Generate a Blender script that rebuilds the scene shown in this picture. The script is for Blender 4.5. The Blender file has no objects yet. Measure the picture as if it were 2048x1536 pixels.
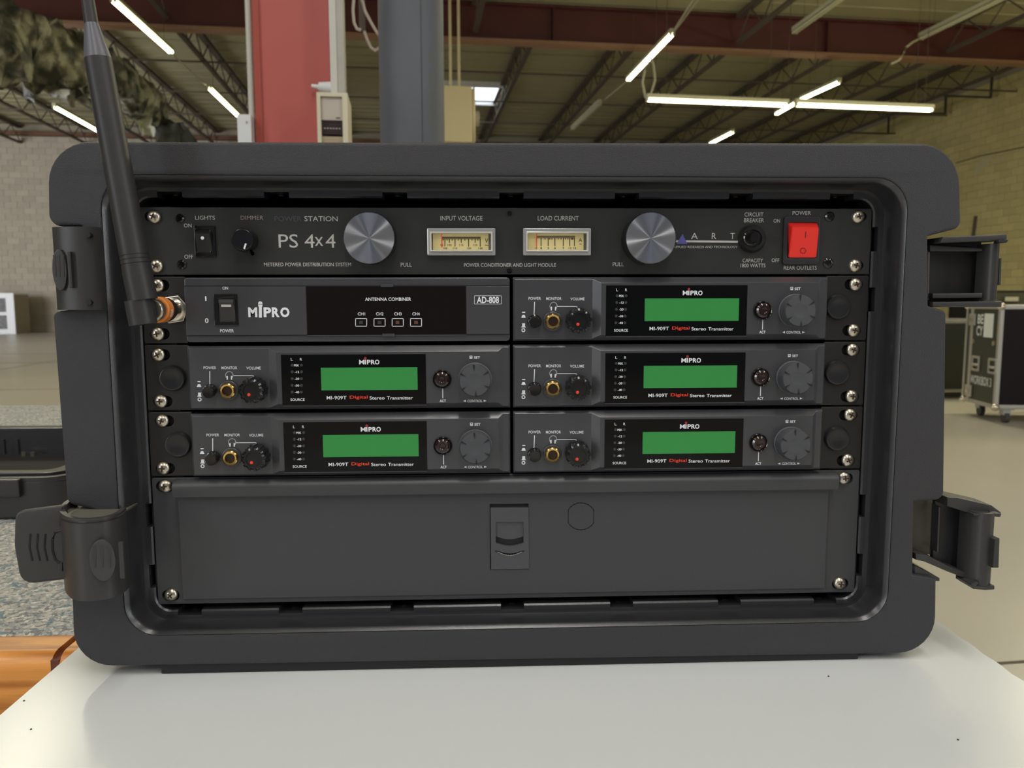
import bpy, bmesh, math, random
from mathutils import Vector, Matrix, noise
random.seed(7)
S = bpy.context.scene
COL = S.collection
PI = math.pi
# ------------------------------------------------------------------ camera
CAM_R = (1.46506, 0.00245, -0.03998)
CAM_P = Vector((-0.0204, -0.51434, 0.0712))
FPX = 1540.0
cd = bpy.data.cameras.new('camera'); cam = bpy.data.objects.new('camera', cd); COL.objects.link(cam)
cam.location = CAM_P; cam.rotation_euler = CAM_R
cd.sensor_width = 36; cd.lens = FPX / 2048 * 36; cd.clip_start = .01; cd.clip_end = 200
cd.dof.use_dof = True; cd.dof.focus_distance = .505; cd.dof.aperture_fstop = 17
S.camera = cam
S.view_settings.view_transform = 'Standard'; S.view_settings.look = 'None'
S.view_settings.gamma = 1; S.view_settings.use_curve_mapping = False
S.view_settings.exposure = 0.0
MR = __import__('mathutils').Euler(CAM_R).to_matrix()
YAW = math.radians(5.2)
FLOOR = CAM_P.z - 1.0
ROOM = Matrix.Translation((CAM_P.x, CAM_P.y, FLOOR)) @ Matrix.Rotation(YAW, 4, 'Z')   # u right, v deep, w up
# ------------------------------------------------------------------ world and lamps
wd = bpy.data.worlds.new('world'); S.world = wd; wd.use_nodes = True
wd.node_tree.nodes['Background'].inputs[0].default_value = (.8, .87, 1, 1)
wd.node_tree.nodes['Background'].inputs[1].default_value = .15
def area(name, loc, rot, sx, sy, e, col):
    l = bpy.data.lights.new(name, 'AREA'); l.shape = 'RECTANGLE'; l.size = sx; l.size_y = sy; l.energy = e; l.color = col
    o = bpy.data.objects.new(name, l); COL.objects.link(o)
    o.matrix_world = ROOM @ Matrix.Translation(loc) @ __import__('mathutils').Euler(rot).to_matrix().to_4x4()
    return o
def aim(name, loc, at, sx, sy, e, col):
    d = (Vector(at) - Vector(loc)).to_track_quat('-Z', 'Y').to_euler()
    return area(name, loc, d, sx, sy, e, col)
# two unseen daylight fills, added left and right behind the photographer
aim('rear_daylight_fill', (-8.5, -5.5, 2.7), (0, .5, 1.2), 1.5, 4.2, 170, (.93, .96, 1))
aim('rear_daylight_fill', (8.5, -5.0, 2.7), (0, .5, 1.2), 1.3, 4.2, 130, (.93, .96, 1))
# ceiling strip lamps above and behind the photographer, and further added ones out of frame; each shines down and up
def strip(u, v, e, up=.35, col=(1, .985, .95)):
    area('strip_lamp', (u, v, 5.7), (0, 0, 0), .3, 2.5, e, col)
    area('strip_lamp_glow', (u, v, 5.82), (PI, 0, 0), .3, 2.5, e * up, col)
for u in (-4.4, 0.1, 4.65):
    for v, e in ((-5.6, 82), (-2.4, 62), (-.55, 58)): strip(u, v, e)
aim('far_wall_fill', (-17.5, 15, 2.6), (-8, 26, 1.5), 7, 4.5, 1500, (.95, .96, 1))  # unseen fill added at left to brighten the far wall
for u, v, e in ((-4.4, 8.6, 110), (9.2, 8.6, 190), (4.6, 8.4, 110), (13, 8.5, 230)): strip(u, v, e, 1.1, (1, .95, .70))  # lamps added out of frame to brighten the deck and right wall

# ------------------------------------------------------------------ pixel measuring helpers
def ray(px, py):
    return MR @ Vector((px - 1024, 768 - py, -FPX))
def W(px, py, Y):
    d = ray(px, py); t = (Y - CAM_P.y) / d.y
    q = CAM_P + d * t
    return q.x, q.z
def WZ(px, py, z):
    d = ray(px, py); t = (z - CAM_P.z) / d.z
    return CAM_P + d * t
RI = ROOM.inverted()
def room_at(px, py, u=None, v=None, w=None):
    d = RI.to_3x3() @ ray(px, py); o = RI @ CAM_P
    t = (u - o.x) / d.x if u is not None else (v - o.y) / d.y if v is not None else (w - o.z) / d.z
    return o + d * t

# ------------------------------------------------------------------ materials
MATS = {}
def mat(name, col, rough=.5, metal=0, bump=0, bscale=200, var=0, vscale=8, emit=0, ecol=None, spec=.5, aniso=0,
        coat=0, trans=0, stretch=None, objrand=0, islrand=0, bdist=.001):
    if name in MATS: return MATS[name]
    m = bpy.data.materials.new(name); m.use_nodes = True; MATS[name] = m
    nt = m.node_tree; N = nt.nodes; L = nt.links; b = N['Principled BSDF']
    b.inputs['Base Color'].default_value = (*col, 1); b.inputs['Roughness'].default_value = rough
    b.inputs['Metallic'].default_value = metal; b.inputs['Specular IOR Level'].default_value = spec
    b.inputs['Coat Weight'].default_value = coat; b.inputs['Transmission Weight'].default_value = trans
    if emit:
        b.inputs['Emission Color'].default_value = (*(ecol or col), 1); b.inputs['Emission Strength'].default_value = emit
    tc = N.new('ShaderNodeTexCoord'); mp = N.new('ShaderNodeMapping'); L.new(tc.outputs['Object'], mp.inputs[0])
    if stretch: mp.inputs['Scale'].default_value = stretch
    if bump:
        n = N.new('ShaderNodeTexNoise'); n.inputs['Scale'].default_value = bscale; n.inputs['Detail'].default_value = 3
        L.new(mp.outputs[0], n.inputs['Vector'])
        bp = N.new('ShaderNodeBump'); bp.inputs['Strength'].default_value = bump; bp.inputs['Distance'].default_value = bdist
        L.new(n.outputs['Fac'], bp.inputs['Height']); L.new(bp.outputs[0], b.inputs['Normal'])
    src = None
    def mulv(fac_socket, amt, prev):
        mr = N.new('ShaderNodeMapRange'); mr.inputs['To Min'].default_value = 1 - amt; mr.inputs['To Max'].default_value = 1 + amt
        L.new(fac_socket, mr.inputs['Value'])
        mx = N.new('ShaderNodeMix'); mx.data_type = 'RGBA'; mx.blend_type = 'MULTIPLY'; mx.inputs['Factor'].default_value = 1
        if prev: L.new(prev, mx.inputs[6])
        else: mx.inputs[6].default_value = (*col, 1)
        L.new(mr.outputs[0], mx.inputs[7]); return mx.outputs[2]
    if var:
        n2 = N.new('ShaderNodeTexNoise'); n2.inputs['Scale'].default_value = vscale; n2.inputs['Detail'].default_value = 6
        L.new(mp.outputs[0], n2.inputs['Vector']); src = mulv(n2.outputs['Fac'], var * 2, src)
    if objrand:
        oi = N.new('ShaderNodeObjectInfo'); src = mulv(oi.outputs['Random'], objrand, src)
    if islrand:
        g = N.new('ShaderNodeNewGeometry'); src = mulv(g.outputs['Random Per Island'], islrand, src)
    if src: L.new(src, b.inputs['Base Color'])
    if aniso:
        b.inputs['Anisotropic'].default_value = aniso
        t = N.new('ShaderNodeTangent'); t.direction_type = 'RADIAL'; t.axis = 'Y'; L.new(t.outputs[0], b.inputs['Tangent'])
    return m

CASE = mat('case_polymer', (.029, .028, .032), .5, bump=.55, bscale=1700, var=.04, vscale=30, bdist=.0006)
CASEIN = mat('case_polymer_smooth', (.021, .021, .024), .30, spec=.8, bump=.2, bscale=900, bdist=.0003)
LATCH = mat('latch_plastic', (.034, .033, .033), .40, bump=.1, bscale=600, bdist=.0003)
DARK = mat('black_matt', (.006, .006, .007), .6)
PANEL = mat('brushed_black_anodised', (.042, .042, .041), .34, metal=.35, bump=.25, bscale=120, stretch=(1, 1, 30), bdist=.0002)
UNIT = mat('charcoal_powder_coat', (.040, .040, .046), .30, spec=.9, bump=.1, bscale=3000, bdist=.0001)
UNITL = mat('grey_lacquered_edge', (.05, .05, .055), .35)
EAR = mat('black_steel_ear', (.014, .013, .012), .4, bump=.08, bscale=2500, bdist=.0001)
DRAWER = mat('grey_black_powder_coat', (.046, .046, .050), .42, bump=.15, bscale=2500, bdist=.0002)
CHROME = mat('nickel', (.68, .62, .52), .22, metal=1)
SCREW = mat('nickel_plated_screw', (.62, .56, .46), .3, metal=1, bump=.2, bscale=400, bdist=.0002)
RECESS = mat('drive_recess_brown', (.05, .03, .018), .5, metal=.5)
PRINT = mat('white_print', (.78, .80, .84), .6, emit=0)
PRINTG = mat('grey_print', (.50, .49, .46), .6)
PRINTD = mat('dim_violet_print', (.07, .065, .09), .5)
PRINTP = mat('dull_pink_print', (.36, .27, .27), .5)
REDP = mat('red_print', (.80, .05, .02), .5)
REDD = mat('dark_red_print', (.35, .02, .02), .5)
VIOLET = mat('violet_print', (.10, .09, .36), .5)
GLASS = mat('gloss_black_window', (.003, .003, .003), .06, spec=.25)
GLASSB = mat('smoked_window', (.008, .0045, .004), .06, spec=.35)
LCD = mat('green_lcd', (.02, .15, .035), .35, emit=.085, ecol=(.10, .95, .17))
LEDG = mat('unlit_led', (.045, .045, .047), .3)
LEDR = mat('unlit_amber_led', (.12, .05, .035), .3)
KNOBF = mat('turned_metal_face', (.50, .50, .53), .22, metal=1, aniso=1.0)
KNOBS = mat('knob_black_gloss', (.008, .008, .009), .18)
KNOBG = mat('grey_rubber_knob', (.060, .062, .070), .5)
BUT = mat('black_gloss_button', (.008, .006, .006), .12, coat=.3)
BUTR = mat('dark_red_button', (.018, .007, .007), .12, coat=.5)
GOLD = mat('gold_plated_ring', (.80, .52, .16), .18, metal=1)
RED = mat('red_rocker', (.75, .022, .018), .22, emit=.10, ecol=(1, .05, .03))
METER = mat('meter_cream_dial', (.72, .60, .27), .6, emit=.06, ecol=(1, .8, .4))
METERB = mat('clear_grey_bezel', (.33, .33, .33), .15, spec=.8)
INK = mat('black_ink', (.02, .015, .01), .6)
ORANGE = mat('orange_band', (.70, .22, .04), .35)
ANT = mat('antenna_rubber', (.026, .025, .026), .45, bump=.08, bscale=1500, bdist=.0002)
ANTC = mat('antenna_cone', (.10, .10, .12), .35)
TABLE = mat('white_laminate', (.57, .58, .585), .24, var=.012, vscale=5)
TEDGE = mat('white_table_edge', (.70, .70, .68), .5)

def wood_mat(name, c1, c2):
    m = mat(name, c1, .35, bump=.15, bscale=60, stretch=(1, 14, 14))
    nt = m.node_tree; N = nt.nodes; L = nt.links; b = N['Principled BSDF']
    tc = N.new('ShaderNodeTexCoord'); mp = N.new('ShaderNodeMapping'); mp.inputs['Scale'].default_value = (2.0, 22, 22)
    n = N.new('ShaderNodeTexNoise'); n.inputs['Scale'].default_value = 3.2; n.inputs['Detail'].default_value = 8; n.inputs['Distortion'].default_value = .6
    r = N.new('ShaderNodeValToRGB'); r.color_ramp.elements[0].position = .35; r.color_ramp.elements[0].color = (*c2, 1)
    r.color_ramp.elements[1].position = .58; r.color_ramp.elements[1].color = (*c1, 1)
    L.new(tc.outputs['Object'], mp.inputs[0]); L.new(mp.outputs[0], n.inputs['Vector']); L.new(n.outputs['Fac'], r.inputs[0]); L.new(r.outputs[0], b.inputs['Base Color'])
    return m
WOOD = wood_mat('varnished_oak', (.72, .30, .065), (.36, .11, .015))
STRAP = mat('dark_red_strap', (.13, .035, .02), .6, bump=.3, bscale=400)
def speckle_mat():
    m = mat('speckled_felt', (.2, .2, .19), .9, bump=1, bscale=260, bdist=.004)
    nt = m.node_tree; N = nt.nodes; L = nt.links; b = N['Principled BSDF']
    tc = N.new('ShaderNodeTexCoord'); v = N.new('ShaderNodeTexVoronoi'); v.inputs['Scale'].default_value = 240; v.inputs['Randomness'].default_value = 1
    r = N.new('ShaderNodeValToRGB'); r.color_ramp.interpolation = 'CONSTANT'
    cs = [(0, (.24, .245, .245)), (.18, (.36, .36, .34)), (.42, (.52, .49, .43)), (.66, (.20, .28, .29)), (.74, (.42, .41, .38)), (.9, (.66, .61, .54))]
    r.color_ramp.elements[0].color = (*cs[0][1], 1)
    r.color_ramp.elements[1].position = cs[1][0]; r.color_ramp.elements[1].color = (*cs[1][1], 1)
    for p, c in cs[2:]:
        e = r.color_ramp.elements.new(p); e.color = (*c, 1)
    n = N.new('ShaderNodeTexNoise'); n.inputs['Scale'].default_value = 60; n.inputs['Detail'].default_value = 3
    ad = N.new('ShaderNodeMixRGB'); ad.blend_type = 'ADD'; ad.inputs[0].default_value = .02
    L.new(tc.outputs['Object'], n.inputs['Vector']); L.new(tc.outputs['Object'], ad.inputs[1]); L.new(n.outputs['Color'], ad.inputs[2])
    L.new(ad.outputs[0], v.inputs['Vector'])
    sp = N.new('ShaderNodeSeparateColor'); L.new(v.outputs['Color'], sp.inputs[0]); L.new(sp.outputs[0], r.inputs[0])
    L.new(r.outputs[0], b.inputs['Base Color']); return m
FELT = speckle_mat()
BLOCKF = mat('concrete_block_pale', (.40, .36, .29), .9, bump=.6, bscale=14, var=.10, vscale=1.2, objrand=.08, islrand=.08, bdist=.01)
BLOCKR = mat('concrete_block_olive', (.58, .50, .23), .85, bump=.6, bscale=14, var=.12, vscale=.9, objrand=.08, islrand=.08, bdist=.01)
MORTAR = mat('mortar', (.36, .32, .24), .95)
CONCR = mat('polished_concrete', (.43, .40, .34), .32, bump=.1, bscale=3, var=.14, vscale=.45, bdist=.01)
JOINT = mat('floor_joint', (.10, .08, .06), .9)
DECK = mat('roof_deck', (.36, .335, .21), .75, var=.08, vscale=.6)
STEELD = mat('dark_primer_steel', (.085, .065, .05), .7)
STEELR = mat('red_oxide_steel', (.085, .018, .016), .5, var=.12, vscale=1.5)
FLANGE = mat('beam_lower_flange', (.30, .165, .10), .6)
REDCOL = mat('red_painted_column', (.43, .085, .07), .5, var=.05, vscale=3)
PIPE = mat('dark_steel_pipe', (.085, .09, .105), .6, metal=0, bump=.15, bscale=12, var=.25, vscale=5, bdist=.01, stretch=(1, 1, .4))
TUBE = mat('lit_tube', (1, 1, .8), .5, emit=9, ecol=(1, .97, .62))
TUBEOFF = mat('unlit_tube', (.55, .54, .38), .4)
FIX = mat('cream_fixture', (.45, .44, .32), .5)
CORD = mat('pale_cord', (.46, .44, .32), .6)
CREAM = mat('cream_enamel', (.60, .52, .33), .5)
LOUV = mat('heater_dark_inside', (.03, .028, .022), .6)
IVORY = mat('ivory_plastic', (.62, .56, .42), .4)
GREYBOX = mat('grey_beige_cover', (.48, .42, .36), .5)
CONDUIT = mat('white_painted_conduit', (.55, .54, .48), .5)
SKY = mat('skylight_glow', (1, 1, 1), .5, emit=2.4, ecol=(.86, .93, 1))
ALU = mat('aluminium_extrusion', (.44, .42, .37), .42, metal=.55)
FPANEL = mat('flight_case_laminate', (.030, .033, .022), .45)
FPANEL2 = mat('flight_case_black', (.010, .007, .008), .6, spec=.2)
RUBBER = mat('caster_rubber', (.06, .055, .05), .7)
WHITEP = mat('white_plastic', (.72, .74, .76), .4)
GREYW = mat('mottled_grey_film', (.16, .16, .17), .6, var=.4, vscale=12)  # mottled grey for the crate windows
TAN = mat('tan_board', (.34, .29, .21), .7)
def tarp_mat():
    m = mat('camouflage_film', (.2, .2, .12), .45)
    nt = m.node_tree; N = nt.nodes; L = nt.links; b = N['Principled BSDF']
    tc = N.new('ShaderNodeTexCoord'); n = N.new('ShaderNodeTexNoise'); n.inputs['Scale'].default_value = 3.0; n.inputs['Detail'].default_value = 7
    r = N.new('ShaderNodeValToRGB'); r.color_ramp.elements[0].position = .40; r.color_ramp.elements[0].color = (.018, .02, .012, 1)
    r.color_ramp.elements[1].position = .60; r.color_ramp.elements[1].color = (.36, .35, .26, 1)
    e = r.color_ramp.elements.new(.50); e.color = (.11, .10, .07, 1)
    L.new(tc.outputs['Object'], n.inputs['Vector']); L.new(n.outputs['Fac'], r.inputs[0]); L.new(r.outputs[0], b.inputs['Base Color']); return m
TARP = tarp_mat()

# ------------------------------------------------------------------ object helpers
WM = {}
def tag(o, label=None, cat=None, group=None, kind=None):
    if label: o['label'] = label
    if cat: o['category'] = cat
    if group: o['group'] = group
    if kind: o['kind'] = kind
    return o
def thing(name, label, cat, M, group=None):
    if not isinstance(M, Matrix): M = Matrix.Translation(M)
    o = bpy.data.objects.new(name, None); COL.objects.link(o); o.empty_display_size = .05
    o.matrix_world = M; WM[o] = M.copy()
    return tag(o, label, cat, group)
def obj(name, bm, m, parent=None, M=None, smooth=35, local=False, label=None, kind=None):
    """bm is in world (or M) coordinates; it is re-expressed in its parent's space"""
    T = M.copy() if M is not None else Matrix()
    if parent is not None:
        if not local: T = WM[parent].inverted() @ T
    me = bpy.data.meshes.new(name)
    if isinstance(bm, bpy.types.Mesh):
        b2 = bmesh.new(); b2.from_mesh(bm); bm = b2
    bmesh.ops.transform(bm, matrix=T, verts=bm.verts)
    org = Matrix()
    if parent is None:      # own origin at the base centre
        xs = [v.co for v in bm.verts]
        c = Vector(((min(v.x for v in xs) + max(v.x for v in xs)) / 2, (min(v.y for v in xs) + max(v.y for v in xs)) / 2, min(v.z for v in xs)))
        org = Matrix.Translation(c) @ (M.to_3x3().normalized().to_4x4() if M is not None else Matrix())
        bmesh.ops.transform(bm, matrix=org.inverted(), verts=bm.verts)
    bm.to_mesh(me); bm.free()
    o = bpy.data.objects.new(name, me); COL.objects.link(o)
    if m: me.materials.append(m)
    if smooth:
        me.polygons.foreach_set('use_smooth', [True] * len(me.polygons)); me.set_sharp_from_angle(angle=math.radians(smooth)); wn_ = o.modifiers.new('weighted_normal', 'WEIGHTED_NORMAL'); wn_.keep_sharp = True; wn_.weight = 80
    if parent is not None: o.parent = parent; WM[o] = WM[parent]
    else: o.matrix_world = org; WM[o] = org
    if label: o['label'] = label
    if kind: o['kind'] = kind
    return o
def kids(o): return [c for c in bpy.data.objects if c.parent == o]
def copy_tree(o, loc=None, parent=None):
    c = o.copy(); COL.objects.link(c)
    if parent is not None: c.parent = parent
    if loc is not None: c.location = loc
    WM[c] = (Matrix.Translation(loc) @ WM[o].to_3x3().to_4x4()) if loc is not None else (WM[parent] if parent else WM[o])
    for k in kids(o): copy_tree(k, None, c)
    return c
def box(bm, x0, x1, y0, y1, z0, z1, bev=0, seg=2):
    r = bmesh.ops.create_cube(bm, size=1)
    for v in r['verts']:
        v.co = Vector(((x0 + x1) / 2 + v.co.x * (x1 - x0), (y0 + y1) / 2 + v.co.y * (y1 - y0), (z0 + z1) / 2 + v.co.z * (z1 - z0)))
    if bev:
        es = list({e for v in r['verts'] for e in v.link_edges})
        bmesh.ops.bevel(bm, geom=es, offset=bev, segments=seg, affect='EDGES', profile=.5)
    return bm
def nb(): return bmesh.new()
def B(*a, **k): return box(nb(), *a, **k)
def cyl(bm, p0, p1, r0, r1=None, n=24):
    p0 = Vector(p0); p1 = Vector(p1); d = p1 - p0; r1 = r0 if r1 is None else r1
    q = d.to_track_quat('Z', 'Y').to_matrix().to_4x4()
    bmesh.ops.create_cone(bm, cap_ends=True, segments=n, radius1=r0, radius2=r1, depth=d.length, matrix=Matrix.Translation((p0 + p1) / 2) @ q)
    return bm
def lathe(bm, prof, cx, cz, n=32, mod=None):
    """profile (radius, y) turned about the y axis through (cx, cz)"""
    rows = []
    for r, y in prof:
        if r < 1e-7: rows.append([bm.verts.new((cx, y, cz))])
        else:
            rows.append([bm.verts.new((cx + (r * (mod(r, k) if mod else 1)) * math.cos(2 * PI * k / n), y, cz + (r * (mod(r, k) if mod else 1)) * math.sin(2 * PI * k / n))) for k in range(n)])
    for a, b in zip(rows, rows[1:]):
        for k in range(n):
            k2 = (k + 1) % n
            if len(a) == 1 and len(b) == 1: continue
            if len(a) == 1: bm.faces.new((a[0], b[k], b[k2]))
            elif len(b) == 1: bm.faces.new((a[k], b[0], a[k2]))
            else: bm.faces.new((a[k], b[k], b[k2], a[k2]))
    if len(rows[0]) > 1: bm.faces.new(rows[0])
    if len(rows[-1]) > 1: bm.faces.new(rows[-1][::-1])
    bmesh.ops.recalc_face_normals(bm, faces=bm.faces[:]); return bm
def tube(bm, pts, r, n=8):
    pts = [Vector(p) for p in pts]; rows = []
    for i, p in enumerate(pts):
        d = (pts[min(i + 1, len(pts) - 1)] - pts[max(i - 1, 0)]).normalized()
        a = d.cross(Vector((0, 0, 1)) if abs(d.z) < .9 else Vector((1, 0, 0))).normalized(); b = d.cross(a)
        rr = r[i] if isinstance(r, (list, tuple)) else r
        rows.append([bm.verts.new(p + rr * (a * math.cos(2 * PI * k / n) + b * math.sin(2 * PI * k / n))) for k in range(n)])
    for a, b in zip(rows, rows[1:]):
        for k in range(n): bm.faces.new((a[k], a[(k + 1) % n], b[(k + 1) % n], b[k]))
    bm.faces.new(rows[0][::-1]); bm.faces.new(rows[-1])
    bmesh.ops.recalc_face_normals(bm, faces=bm.faces[:]); return bm
def prism(outlines, yf, yb, bev=0):
    """outlines (x,z), first outer then holes; extruded between yf (front) and yb (back)"""
    cu = bpy.data.curves.new('t', 'CURVE'); cu.dimensions = '2D'; cu.fill_mode = 'BOTH'
    h = abs(yb - yf) / 2
    cu.extrude = h - bev; cu.bevel_depth = bev; cu.bevel_resolution = 1; cu.offset = -bev
    for pts in outlines:
        s = cu.splines.new('POLY'); s.points.add(len(pts) - 1)
        for p, (x, z) in zip(s.points, pts): p.co = (x, z, 0, 1)
        s.use_cyclic_u = True
    o = bpy.data.objects.new('t', cu); COL.objects.link(o)
    dg = bpy.context.evaluated_depsgraph_get(); me = bpy.data.meshes.new_from_object(o.evaluated_get(dg))
    bpy.data.objects.remove(o); bpy.data.curves.remove(cu)
    bm = nb(); bm.from_mesh(me); bpy.data.meshes.remove(me)
    bmesh.ops.remove_doubles(bm, verts=bm.verts[:], dist=1e-6)
    for v in bm.verts: v.co = Vector((v.co.x, (yf + yb) / 2 - v.co.z, v.co.y))
    bmesh.ops.recalc_face_normals(bm, faces=bm.faces[:]); return bm
def rrect(x0, x1, z0, z1, r, n=6):
    out = []
    for cx, cz, a in ((x1 - r, z1 - r, 0), (x0 + r, z1 - r, PI / 2), (x0 + r, z0 + r, PI), (x1 - r, z0 + r, 3 * PI / 2)):
        for k in range(n + 1):
            t = a + PI / 2 * k / n; out.append((cx + r * math.cos(t), cz + r * math.sin(t)))
    return out
def circ(cx, cz, r, n=24, rz=None): return [(cx + r * math.cos(2 * PI * k / n), cz + (rz or r) * math.sin(2 * PI * k / n)) for k in range(n)]
def round_poly(pts, r, n=5):
    """round every corner; r a number or a list"""
    out = []; m = len(pts)
    for i, p in enumerate(pts):
        rr = r[i] if isinstance(r, list) else r
        p = Vector(p); a = Vector(pts[i - 1]) - p; b = Vector(pts[(i + 1) % m]) - p
        if rr <= 0: out.append(tuple(p)); continue
        ang = a.angle(b); d = min(rr / math.tan(ang / 2), a.length * .49, b.length * .49); rr2 = d * math.tan(ang / 2)
        a.normalize(); b.normalize(); c = p + (a + b).normalized() * (rr2 / math.sin(ang / 2))
        s = p + a * d - c; e = p + b * d - c
        t0 = math.atan2(s.y, s.x); dt = math.atan2(e.y, e.x) - t0
        while dt > PI: dt -= 2 * PI
        while dt < -PI: dt += 2 * PI
        for k in range(n + 1): out.append((c.x + rr2 * math.cos(t0 + dt * k / n), c.y + rr2 * math.sin(t0 + dt * k / n)))
    return out
def join(*bms):
    bm = nb()
    for b in bms:
        me = bpy.data.meshes.new('t'); b.to_mesh(me); b.free(); bm.from_mesh(me); bpy.data.meshes.remove(me)
    return bm
_tc = {}
def text_bm(s, bold=0):
    k = (s, bold)
    if k not in _tc:
        cu = bpy.data.curves.new('t', 'FONT'); cu.body = s; cu.resolution_u = 3; cu.offset = bold; cu.extrude = 0; cu.fill_mode = 'FRONT'
        o = bpy.data.objects.new('t', cu); COL.objects.link(o)
        dg = bpy.context.evaluated_depsgraph_get(); me = bpy.data.meshes.new_from_object(o.evaluated_get(dg))
        bpy.data.objects.remove(o); bpy.data.curves.remove(cu); _tc[k] = me
    bm = nb(); bm.from_mesh(_tc[k]); return bm
def text(s, cx, cz, w, h, y, bold=0, upper_h=None):
    """flat lettering fitted into w x h (metres) centred at (cx, cz), standing at plane y facing -y"""
    bm = text_bm(s, bold)
    xs = [v.co.x for v in bm.verts]; ys = [v.co.y for v in bm.verts]
    x0, x1 = min(xs), max(xs); y0, y1 = min(ys), max(ys)
    for v in bm.verts:
        v.co = Vector((cx + ((v.co.x - x0) / (x1 - x0) - .5) * w, y, cz + ((v.co.y - y0) / (y1 - y0) - .5) * h))
    bmesh.ops.recalc_face_normals(bm, faces=bm.faces[:])
    for f in bm.faces:
        if f.normal.y > 0: f.normal_flip()
    return bm
def ptext(s, px, py, wpx, hpx, Y, bold=0):
    (x0, z0), (x1, z1) = W(px - wpx / 2, py + hpx / 2, Y), W(px + wpx / 2, py - hpx / 2, Y)
    return text(s, (x0 + x1) / 2, (z0 + z1) / 2, x1 - x0, z1 - z0, Y, bold)
def words(lst, m, parent):
    for b in lst: obj('printed_word', b, m, parent, smooth=0)
def prect(px0, py0, px1, py1, Y):
    a = W(px0, (py0 + py1) / 2, Y); b = W(px1, (py0 + py1) / 2, Y); c = W((px0 + px1) / 2, py0, Y); d = W((px0 + px1) / 2, py1, Y)
    return a[0], b[0], d[1], c[1]      # x0,x1,z0,z1
def plines(pts, wid, Y, thick=.00012):
    """a flat printed polyline"""
    bm = nb(); P = [Vector((*W(x, y, Y),)) for x, y in pts]
    for a, b in zip(P, P[1:]):
        d = (b - a).normalized(); n = Vector((-d.y, d.x)) * wid / 2; e = d * wid / 2
        q = [a - e - n, b + e - n, b + e + n, a - e + n]
        bm.faces.new([bm.verts.new((v.x, Y, v.y)) for v in q])
    bmesh.ops.recalc_face_normals(bm, faces=bm.faces[:])
    return bm
def shape(pts, Y):   # flat filled polygon in metres
    bm = nb(); f = bm.faces.new([bm.verts.new((x, Y, z)) for x, z in pts]); bm.normal_update()
    if f.normal.y > 0: f.normal_flip()
    return bm

U = .04445
TOP = 3 * U
# ================================================================== THE SETTING
def struct(name, bm, m, M=ROOM, smooth=0):
    o = obj(name, bm, m, None, M, smooth); o['kind'] = 'structure'; return o
UL, UR, VF, VB, HC = -19.0, 15.75, 29.0, -10.2, 7.1
floor = struct('floor', B(UL, UR, VB, VF, -.1, 0), CONCR)
for p0, p1 in (((1990, 1330), (2048, 1334)), ((1750, 690), (2048, 700)),):
    a = room_at(*p0, w=0)
    obj('floor_joint', B(UL, UR, a.y, a.y + .012, 0, .002), JOINT, floor, ROOM, 0)
for vj in (6.2, 9.6, 14.0):
    obj('floor_joint', B(UL, UR, vj, vj + .012, 0, .002), JOINT, floor, ROOM, 0)
for uj in (-6.2, 6.5):
    obj('floor_joint', B(uj, uj + .012, VB, VF, 0, .0018), JOINT, floor, ROOM, 0)
wall_back = struct('wall_back', B(UL, UR, VF, VF + .2, 0, HC), MORTAR)
wall_right = struct('wall_right', B(UR, UR + .2, VB, VF, 0, HC), MORTAR)
wall_left = struct('wall_left', B(UL - .2, UL, VB, VF, 0, HC), MORTAR)
BW, BH = .4064, .2032
def blocks(parent, m, along, fixed, a0, a1, i0, i1, sgn):
    """concrete blocks proud of the mortar; those in columns i0..i1 are parts of their own, the rest one piece"""
    rows = int(HC / BH); rest = nb(); shared = {}
    i = 0; a = a0
    while a < a1:
        for r in range(rows):
            off = BW / 2 if r % 2 else 0
            s, e = a + off + .005, min(a + off + BW - .005, a1); z0, z1 = r * BH + .005, (r + 1) * BH - .005
            if e <= s: continue
            if i0 <= i < i1:
                if 'me' not in shared:
                    t = B(0, BW - .01, 0, .012, 0, BH - .01) if along == 'u' else B(0, .012, 0, BW - .01, 0, BH - .01)
                    me = bpy.data.meshes.new('concrete_block'); t.to_mesh(me); t.free(); me.materials.append(m); shared['me'] = me
                o = bpy.data.objects.new('concrete_block', shared['me']); COL.objects.link(o); o.parent = parent
                base = ROOM @ (Matrix.Translation((s, fixed - .012, z0)) if along == 'u' else Matrix.Translation((fixed - .012, s, z0)))
                o.matrix_local = WM[parent].inverted() @ base @ Matrix.Translation(((0, random.uniform(-.002, .002), 0)) if along == 'u' else (random.uniform(-.002, .002), 0, 0))
            else:
                j = random.uniform(-.002, .002)
                if along == 'u': box(rest, s, e, fixed - .012 + j, fixed, z0, z1)
                else: box(rest, fixed - .012 + j, fixed, s, e, z0, z1)
        a += BW; i += 1
    o = obj('far_concrete_blocks', rest, m, parent, ROOM, 0, kind='stuff')
blocks(wall_back, BLOCKF, 'u', VF, -16.0, UR, 3, 11, 1)
blocks(wall_right, BLOCKR, 'v', UR, 4.0, VF, 35, 43, 1)
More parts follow.
